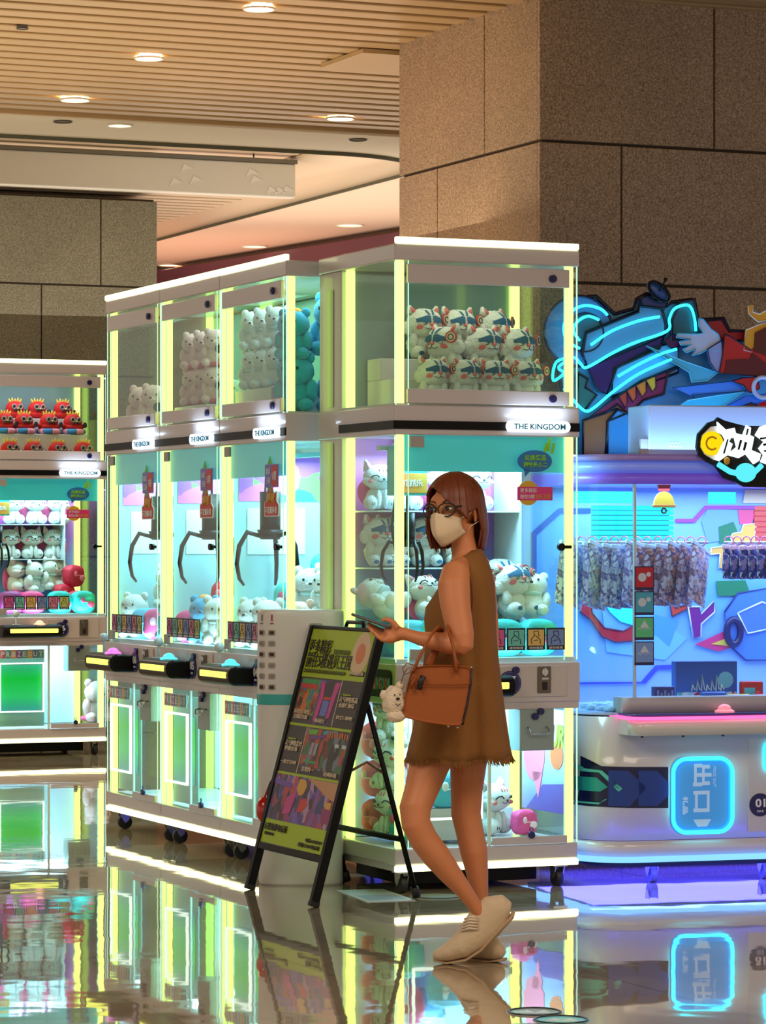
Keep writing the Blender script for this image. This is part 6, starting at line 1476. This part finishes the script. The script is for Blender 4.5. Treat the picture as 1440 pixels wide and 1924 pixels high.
# eyes, brows
mb = MB(); mb.T = HM
for s in (-1, 1): mb.ell((s*.031, -.0805, -.002), (.0135, .008, .0068), 18, 12)
e = wob('eyes', mb, mat('eye_white', (225, 215, 205), .2))
mb = MB(); mb.T = HM
for s in (-1, 1): mb.ell((s*.031-.002, -.0868, -.0015), (.0076, .0032, .0070), 16, 10)
obj('irises', mb, mat('iris', (30, 16, 10), .15), e)
mb = MB(); mb.T = HM
for s in (-1, 1):
    mb.tube([(s*.018, -.0865, -.001), (s*.025, -.0895, .0055), (s*.034, -.0895, .0065), (s*.045, -.083, .002)], .0014, 6)
    mb.tube([(s*.017, -.0865, -.004), (s*.031, -.0885, -.0085), (s*.043, -.083, -.004)], .0008, 6)
obj('lash_lines', mb, mat('lash', (24, 12, 8), .5), e)
mb = MB(); mb.T = HM
for s in (-1, 1): mb.tube([(s*.014, -.090, .020), (s*.028, -.090, .026), (s*.046, -.080, .022)], [.0022, .0024, .001], 6)
wob('eyebrows', mb, mat('brow', (80, 44, 26), .8))
# mask
mb = MB(); mb.T = HM; U, V_ = 20, 14; rows = []; mb.sm = True
def maskp(u, v, off=0):
    au = abs(u)
    top = -.020-.014*au**1.5+.006*(1-au)**2; bot = -.128+.046*au**1.6
    z = top+(bot-top)*v
    w_ = .062-.006*v
    y = -(.122-.004*au)+.066*au**1.7 + .030*(v-.35)**2*(1 if v > .35 else .2)*2 + .016*max(0, v-.7)*4*(1-au*.5)
    y -= .0025*math.sin(PI*v)*(1-au)
    return Vector((w_*u, y+off, z))
for off in (0, .0016):
    pass
G1 = [[mb._v(maskp(-1+2*i/U, j/V_)) for i in range(U+1)] for j in range(V_+1)]
for j in range(V_):
    for i in range(U): mb._f([G1[j][i], G1[j][i+1], G1[j+1][i+1], G1[j+1][i]])
mk = wob('face_mask', mb, mat('mask', (226, 204, 172), .8, bump=.2, bscale=300), fixn=False); sd = mk.modifiers.new('s', 'SOLIDIFY'); sd.thickness = .0016; sd.offset = 0
mb = MB(); mb.T = HM
for s in (-1, 1):
    a, b_ = maskp(s, 0), maskp(s, 1)
    mb.tube([a, Vector((s*.074, -.022, -.022)), Vector((s*.084, .018, .006)), Vector((s*.086, .034, -.015))], .0018, 6); mb.tube([b_, Vector((s*.072, -.012, -.062)), Vector((s*.084, .022, -.046)), Vector((s*.086, .034, -.015))], .0018, 6)
obj('ear_loops', mb, mat('mask', ()), mk)
mb = MB(); mb.T = HM; mb.tube([maskp(0, v/10)+Vector((0, -.0012, 0)) for v in range(11)], .0009, 6); obj('centre_seam', mb, mat('mask_seam', (196, 170, 138), .8), mk)
# glasses
gy = -.1085; mb = MB(); mb.T = HM
for s in (-1, 1):
    pts = [Vector((s*.034+.0285*math.cos(2*PI*k/28)*(1+.06*math.sin(2*PI*k/28)), gy+.006*abs(math.cos(2*PI*k/28)*s+1)*.5+.010*((s*math.cos(2*PI*k/28)+1)/2), -.006+.0225*math.sin(2*PI*k/28))) for k in range(28)]
    mb.tube(pts+[pts[0], pts[1]], .0025, 8)
    mb.tube([pts[2 if s > 0 else 12]+Vector((0, 0, 0)), Vector((s*.070, -.075, .004)), Vector((s*.079, -.03, .006)), Vector((s*.081, .015, .006)), Vector((s*.082, .034, -.012))], [.0022, .003, .0026, .0022, .002], 8)
mb.tube([(-.0065, gy, -.002), (0, gy-.003, .003), (.0065, gy, -.002)], .0017, 8)
gls = wob('glasses', mb, m_blk)
mb = MB(); mb.T = HM
for s in (-1, 1):
    mb.prism([(s*.034+.027*math.cos(2*PI*k/24), -.006+.021*math.sin(2*PI*k/24)) for k in range(24)], gy+.0045, gy+.0055)
obj('lenses', mb, m_gl2, gls)
# hair: bob of many clumps over a shell
def hair_end(a):
    """lower end of the hair at azimuth a degrees; 0 = face, + = her left (towards the camera)"""
    if a > 180: a -= 360
    if -56 < a < 52:
        t_ = (a+56)/108
        return .070-.105*max(0, t_-.35)**1.3*1.9 - .05*max(0, .18-t_)*3
    if a >= 52:
        if a < 82: return -.02+(a-52)/30*(.018)
        if a < 100: return -.005-.13*(a-82)/18
        return -.138
    if a > -66: return .05-.17*((-56-a)/10)
    return -.128
def shell(a, z, k=1.0):
    ar = math.radians(a); rx, ry, rz, cz = .084*k, .102*k, .094*k, .022
    dx, dy = math.sin(ar), -math.cos(ar)
    r = 1/math.sqrt((dx/rx)**2+(dy/ry)**2)
    if z > cz: q = math.sqrt(max(0, 1-((z-cz)/rz)**2))
    else:
        d = (cz-z)/.16; q = 1+.10*math.sin(min(d, 1)*PI*.8)-.13*max(0, d-.6)/.4
    return Vector((dx*r*q, .014+dy*r*q, z))
mb = MB(); mb.T = HM; mb.sm = True; NA, NZ = 220, 26
cols = []
for i in range(NA):
    a = 360*i/NA-180; ze = hair_end(a)+.006*noise.noise(Vector((a*.13, 0, 3)))
    col = []
    for j in range(NZ+1):
        t_ = j/NZ; top = .022+.094
        z = top-(top-ze)*(t_**1.25 if t_ > 0 else 0)
        if j == 0: z = top-.0002
        k = 1+.018*noise.noise(Vector((math.sin(math.radians(a))*9, math.cos(math.radians(a))*9, z*5)))+.012*noise.noise(Vector((math.sin(math.radians(a))*34, math.cos(math.radians(a))*34, z*4)))
        if -56 < a < 52 and z < .08: k += .10*(.08-z)/.05*.25
        col.append(mb._v(shell(a, z, k)))
    cols.append(col)
for i in range(NA):
    k = (i+1) % NA
    for j in range(NZ): mb._f([cols[i][j], cols[k][j], cols[k][j+1], cols[i][j+1]])
m_hair = mat('hair', (122, 56, 24), .45, var=.4, vscale=40)
hr = wob('hair', mb, m_hair, fixn=False); sd = hr.modifiers.new('s', 'SOLIDIFY'); sd.thickness = .010; sd.offset = -1
# parted fringe locks and loose ends
mb = MB(); mb.T = HM; rh = random.Random(4)
for i in range(46):
    t_ = i/45; a0, a1 = -34+6*t_, -40+112*t_**.8
    pts = []
    for j in range(9):
        s_ = j/8; a = a0+(a1-a0)*s_**.8+rh.uniform(-1, 1); z = .112-(.112-(.075-.095*t_**1.3))*s_**1.4
        pts.append(shell(a, z, 1.02+.012*rh.random()))
    mb.tube(pts, [.002, .0045, .005, .005, .0048, .0042, .0036, .0026, .0008], 6, flat=.6)
for i in range(60):
    a = rh.choice([rh.uniform(96, 180), rh.uniform(-180, -70), rh.uniform(92, 130)]); z0 = rh.uniform(-.04, .05); ze = -.138-.008*rh.random()
    mb.tube([shell(a+rh.uniform(-2, 2), z0+(ze-z0)*j/6, 1.01-.02*max(0, j-4)) for j in range(7)], [.001, .004, .0045, .0045, .004, .003, .0008], 6, flat=.6)
for i in range(16):
    a = rh.uniform(-74, -60); ze = -.085-.03*rh.random()
    mb.tube([shell(a-3*j/6, .06+(ze-.06)*j/6, 1.0+.02*rh.random()) for j in range(7)], [.001, .004, .005, .005, .0045, .003, .0008], 6, flat=.6)
obj('fringe_locks', mb, m_hair, hr)
# dress
m_dress = mat('dress_brown', (142, 94, 42), .9, var=.18, vscale=6, bump=.25, bscale=120)
DR = [(1036, 868, 904, .045, 3), (1046, 856, 909, .075, 3), (1058, 846, 916, .110, 2), (1075, 838, 923, .128, 0), (1095, 832, 927, .132, 0), (1118, 818, 929, .130, 0), (1142, 802, 930, .126, 0), (1165, 799, 930, .120, 0), (1195, 802, 931, .116, 0), (1235, 799, 934, .120, 0), (1280, 794, 939, .130, 0), (1325, 786, 944, .150, 0), (1370, 778, 950, .165, 0), (1405, 770, 955, .175, 0), (1423, 766, 959, .18, 0)]
mb = MB(); mb.T = SH; mb.sm = True; ND = 96; rings = []
def dress_pt(row, j):
    py, l, r, dp, _ = row; Y = YB+.0; a = 2*PI*j/ND
    c = P((l+r)/2, py, Y); rx = px2m((r-l)/2)
    g_ = max(0, (py-1100)/323)
    fold = 1+.085*g_*math.sin(a*7+.6)+.045*g_*math.sin(a*13+2)+.010*math.sin(a*5+py*.02)
    zz = 0
    if py > 1415: zz = -.004*math.sin(a*7)
    d = Vector((rx*math.cos(a)*(1+(fold-1)*.35), dp*math.sin(a)*fold, zz))
    q = c+d
    if py <= 1060: q.z -= .020*math.cos(a)*-1*(1 if py <= 1046 else .5)*.4
    return q
rings = [[dress_pt(row_, j) for j in range(ND)] for row_ in DR]
mb.loft(rings, cap=False)
dress = wob('dress', mb, m_dress, fixn=False); sd = dress.modifiers.new('s', 'SOLIDIFY'); sd.thickness = .004; sd.offset = -1
mb = MB(); mb.T = SH; rf = random.Random(8)
for j in range(240):
    a = j/240*ND; p = dress_pt(DR[-1], a); q = p+Vector(((p-P(862, 1423, YB)).x*.06+rf.uniform(-.004, .004), (p.y-YB)*.06, -.012-.010*rf.random()))
    mb.tube([p+Vector((0, 0, .006)), (p+q)/2+Vector((rf.uniform(-.002, .002), 0, 0)), q], [.0026, .0022, .0008], 5)
obj('frayed_hem', mb, m_dress, dress)
m_pipe = mat('dress_piping', (96, 40, 16), .8)
mb = MB(); mb.T = SH
mb.tube([P(848, 1054, 10.60), P(858, 1053, 10.595), P(870, 1062, 10.585), P(880, 1078, 10.58), P(886, 1098, 10.575), P(888, 1125, 10.57), P(886, 1155, 10.57), P(889, 1185, 10.57)], .0028, 8); obj('armhole_trim', mb, m_pipe, dress)
mb = MB(); mb.T = SH; mb.tube([P(825, 1092, 10.60), P(827, 1120, 10.60), P(832, 1150, 10.60), P(842, 1190, 10.59)], .0026, 8); obj('armhole_trim', mb, m_pipe, dress)
mb = MB(); mb.T = SH; mb.tube([dress_pt(r_, 66.5)+Vector((0, -.002, 0)) for r_ in DR[8:]], .0016, 6); obj('side_seam', mb, m_pipe, dress)
# shoes
m_shoe = mat('shoe_beige', (206, 182, 150), .65, bump=.25, bscale=60)
def shoe(L, sole, name, label=None):
    mb = MB(); mb.T = SH; limb(mb, L, 24)
    for v in mb.bm.verts:
        if v.co.z < .004: v.co.z = .004
    o = remesh(mb, .005, 4, m_shoe, name, wo)
    return o
s1 = shoe([(813, 1795, 10.70, 5, .012), (822, 1795, 10.70, 11, .030), (842, 1789, 10.69, 17, .040), (866, 1778, 10.68, 24, .043), (890, 1758, 10.68, 31, .042), (913, 1732, 10.68, 36, .038), (932, 1712, 10.68, 34, .036), (948, 1706, 10.68, 26, .034), (960, 1708, 10.68, 13, .022)], None, 'shoe')
s2 = shoe([(946, 1793, 10.72, 7, .016), (938, 1789, 10.73, 16, .028), (922, 1778, 10.76, 26, .034), (905, 1778, 10.79, 25, .036), (885, 1786, 10.83, 18, .040), (860, 1790, 10.88, 13, .038), (845, 1792, 10.91, 8, .02)], None, 'shoe')
mb = MB(); mb.T = SH
mb.sm = True
limb(mb, [(966, 1712, 10.68, 3, .012), (962, 1722, 10.68, 5, .024), (949, 1735, 10.68, 6, .030), (930, 1755, 10.68, 5, .032), (905, 1783, 10.68, 4, .036), (878, 1801, 10.69, 3.5, .042), (840, 1808, 10.70, 3, .040), (815, 1803, 10.70, 2.5, .02)], 16)
for v in mb.bm.verts:
    if v.co.z < .001: v.co.z = .001
obj('sole', mb, mat('sole', (176, 146, 112), .7), s1)
mb = MB(); mb.T = SH
for k in range(5):
    t_ = k/4; a = Vector((877+8*t_*-1, 1722+t_*22, 0)); 
    mb.tube([P(873-6*t_, 1727+t_*22, 10.65), P(884-2*t_, 1722+t_*22, 10.632), P(897+2*t_, 1724+t_*22, 10.638)], .0032, 6)
obj('elastic_laces', mb, mat('laces', (226, 208, 184), .6), s1)
mb = MB(); mb.T = SH; limb(mb, [(948, 1803, 10.72, 3, .02), (925, 1806, 10.75, 3, .034), (895, 1805, 10.80, 3, .038), (860, 1799, 10.88, 3, .036)], 14)
for v in mb.bm.verts:
    if v.co.z < .001: v.co.z = .001
obj('sole', mb, mat('sole', ()), s2)

# ================================================ PHONE, HANDBAG, CHARM
a, b_ = P(669, 1157, 10.60), P(728, 1177, 10.56)
ph = thing('smartphone', 'thin grey smartphone held in the left hand of the woman', 'phone', (a+b_)/2)
d = (b_-a).normalized(); side = Vector((.25, 1, -.12)); side = (side-d*side.dot(d)).normalized(); nrm = d.cross(side)
if nrm.z < 0: nrm = -nrm
PM = Matrix(((d.x, side.x, nrm.x, 0), (d.y, side.y, nrm.y, 0), (d.z, side.z, nrm.z, 0), (0, 0, 0, 1)))
hl = (b_-a).length/2
mb = MB(); mb.T = PM; mb.box((-hl-.006, -.036, -.0045), (hl+.02, .036, .0045), .004, 3); obj('phone_body', mb, mat('phone_grey', (96, 88, 84), .35, .4), ph)
mb = MB(); mb.T = PM; mb.box((-hl-.002, -.033, .0045), (hl+.016, .033, .0052)); obj('phone_screen', mb, mat('pscreen', (20, 30, 40), .1, emis=(110, 180, 230), es=.35), ph)
# handbag
YG = 10.47
gb = thing('handbag', 'orange brown leather handbag hanging from the forearm of the woman', 'handbag', P(822, 1365, YG)); GO = gb.location.copy(); GS = Matrix.Translation(-GO)
m_lea = mat('leather_tan', (160, 82, 24), .6, bump=.15, bscale=180, var=.12, vscale=10)
def gring(y_off, s):   # outline of the bag seen from the front at depth y_off
    Ln = [(772, 1262), (778, 1254), (800, 1250), (845, 1249), (880, 1252), (888, 1258), (886, 1290), (880, 1325), (873, 1355), (866, 1364), (845, 1364), (800, 1358), (766, 1350), (757, 1342), (760, 1310), (766, 1282)]
    c = Vector((822, 1307))
    return [P(c.x+(x-c.x)*s, c.y+(y-c.y)*s, YG+y_off) for x, y in Ln]
mb = MB(); mb.T = GS; mb.loft([gring(-.052, .94), gring(-.060, .975), gring(-.050, 1.0), gring(.05, 1.0), gring(.06, .975), gring(.055, .94)])
gbody = obj('bag_body', mb, m_lea, gb)
mdb = gbody.modifiers.new('b', 'BEVEL'); mdb.width = .006; mdb.segments = 2; mdb.limit_method = 'ANGLE'; mdb.angle_limit = .5
mb = MB(); mb.T = GS; mb.tube([P(x, y, YG-.062) for x, y in ((770, 1283), (800, 1286), (845, 1287), (882, 1286))], .0022, 6); obj('flap_seam', mb, mat('leather_dark', (130, 58, 12), .6), gb)
mb = MB(); mb.T = GS; mb.tube([P(x, y, YG-.054) for x, y in ((886, 1256), (885, 1285), (878, 1325), (869, 1362))], .0042, 8); obj('zipper', mb, m_blk, gb)
mb = MB(); mb.T = GS; mb.tube([P(x, y, YG-.067) for x, y in ((796, 1270), (791, 1282), (788, 1296))], [.010, .008, .009], 8, flat=.5); obj('zip_pull', mb, m_blk, gb)
mb = MB(); mb.T = GS; mb.tube([P(x, y, YG-.066) for x, y in ((781, 1272), (775, 1284), (771, 1294))], [.006, .006, .006], 6, flat=.5); obj('side_tab', mb, mat('leather_dark', ()), gb)
for x, y in ((843, 1364), (860, 1366)):
    mb = MB(); mb.T = GS; mb.ell(P(x, y, YG-.045), .005, 10, 8); obj('metal_foot', mb, m_chrome, gb)
mb = MB(); mb.T = GS; mb.ell(P(886, 1254, YG-.056), .004, 10, 8); obj('zip_stop', mb, m_chrome, gb)
for pts in (((777, 1262, YG-.055), (786, 1240, YG-.054), (800, 1212, YG-.045), (812, 1191, YG+.005), (822, 1180, 10.525), (828, 1186, 10.575), (822, 1215, 10.575), (806, 1250, YG+.055)),
            ((858, 1262, YG-.055), (856, 1240, YG-.056), (851, 1212, YG-.05), (845, 1192, YG-.005), (842, 1180, 10.51), (842, 1184, 10.57), (848, 1215, 10.57), (862, 1250, YG+.055))):
    mb = MB(); mb.T = GS; mb.tube([P(*q) for q in pts], [.017, .014, .013, .013, .013, .013, .013, .014], 10, flat=.38, ref=(0, 1, 0)); obj('handle', mb, m_lea, gb)
ch = thing('bag_charm', 'fluffy cream dog head charm dangling at the left of the handbag', 'bag charm', P(741, 1352, 10.44)); CS = Matrix.Translation(-ch.location)
m_cf = mat('charm_fur', (236, 216, 188), .95, bump=.8, bscale=180, sheen=.3)
mb = MB(); mb.T = CS; furry(mb, P(741, 1318, 10.44), (.038, .036, .050), .12, 3); furry(mb, P(724, 1306, 10.44), (.018, .014, .016), .2, 4, 18, 12); furry(mb, P(752, 1288, 10.44), (.014, .012, .014), .2, 5, 18, 12); furry(mb, P(744, 1346, 10.43), (.032, .028, .02), .2, 6, 20, 12)
obj('fur_body', mb, m_cf, ch)
mb = MB(); mb.T = CS; mb.ell(P(748, 1313, 10.402), (.0065, .004, .005), 10, 8); mb.ell(P(742, 1306, 10.405), .0028, 8, 6); mb.ell(P(752, 1305, 10.405), .0028, 8, 6); mb.tube([P(744, 1322, 10.402), P(748, 1326, 10.400), P(753, 1322, 10.402)], .0016, 6)
obj('face', mb, m_blk, ch)
mb = MB(); mb.T = CS; mb.tube([P(x, y, 10.43) for x, y in ((752, 1290), (757, 1272), (764, 1258), (775, 1252), (770, 1264), (760, 1268), (757, 1256), (765, 1246), (778, 1250), (783, 1258))], .0016, 6); obj('cord', mb, mat('cordb', (120, 60, 40), .6), ch)
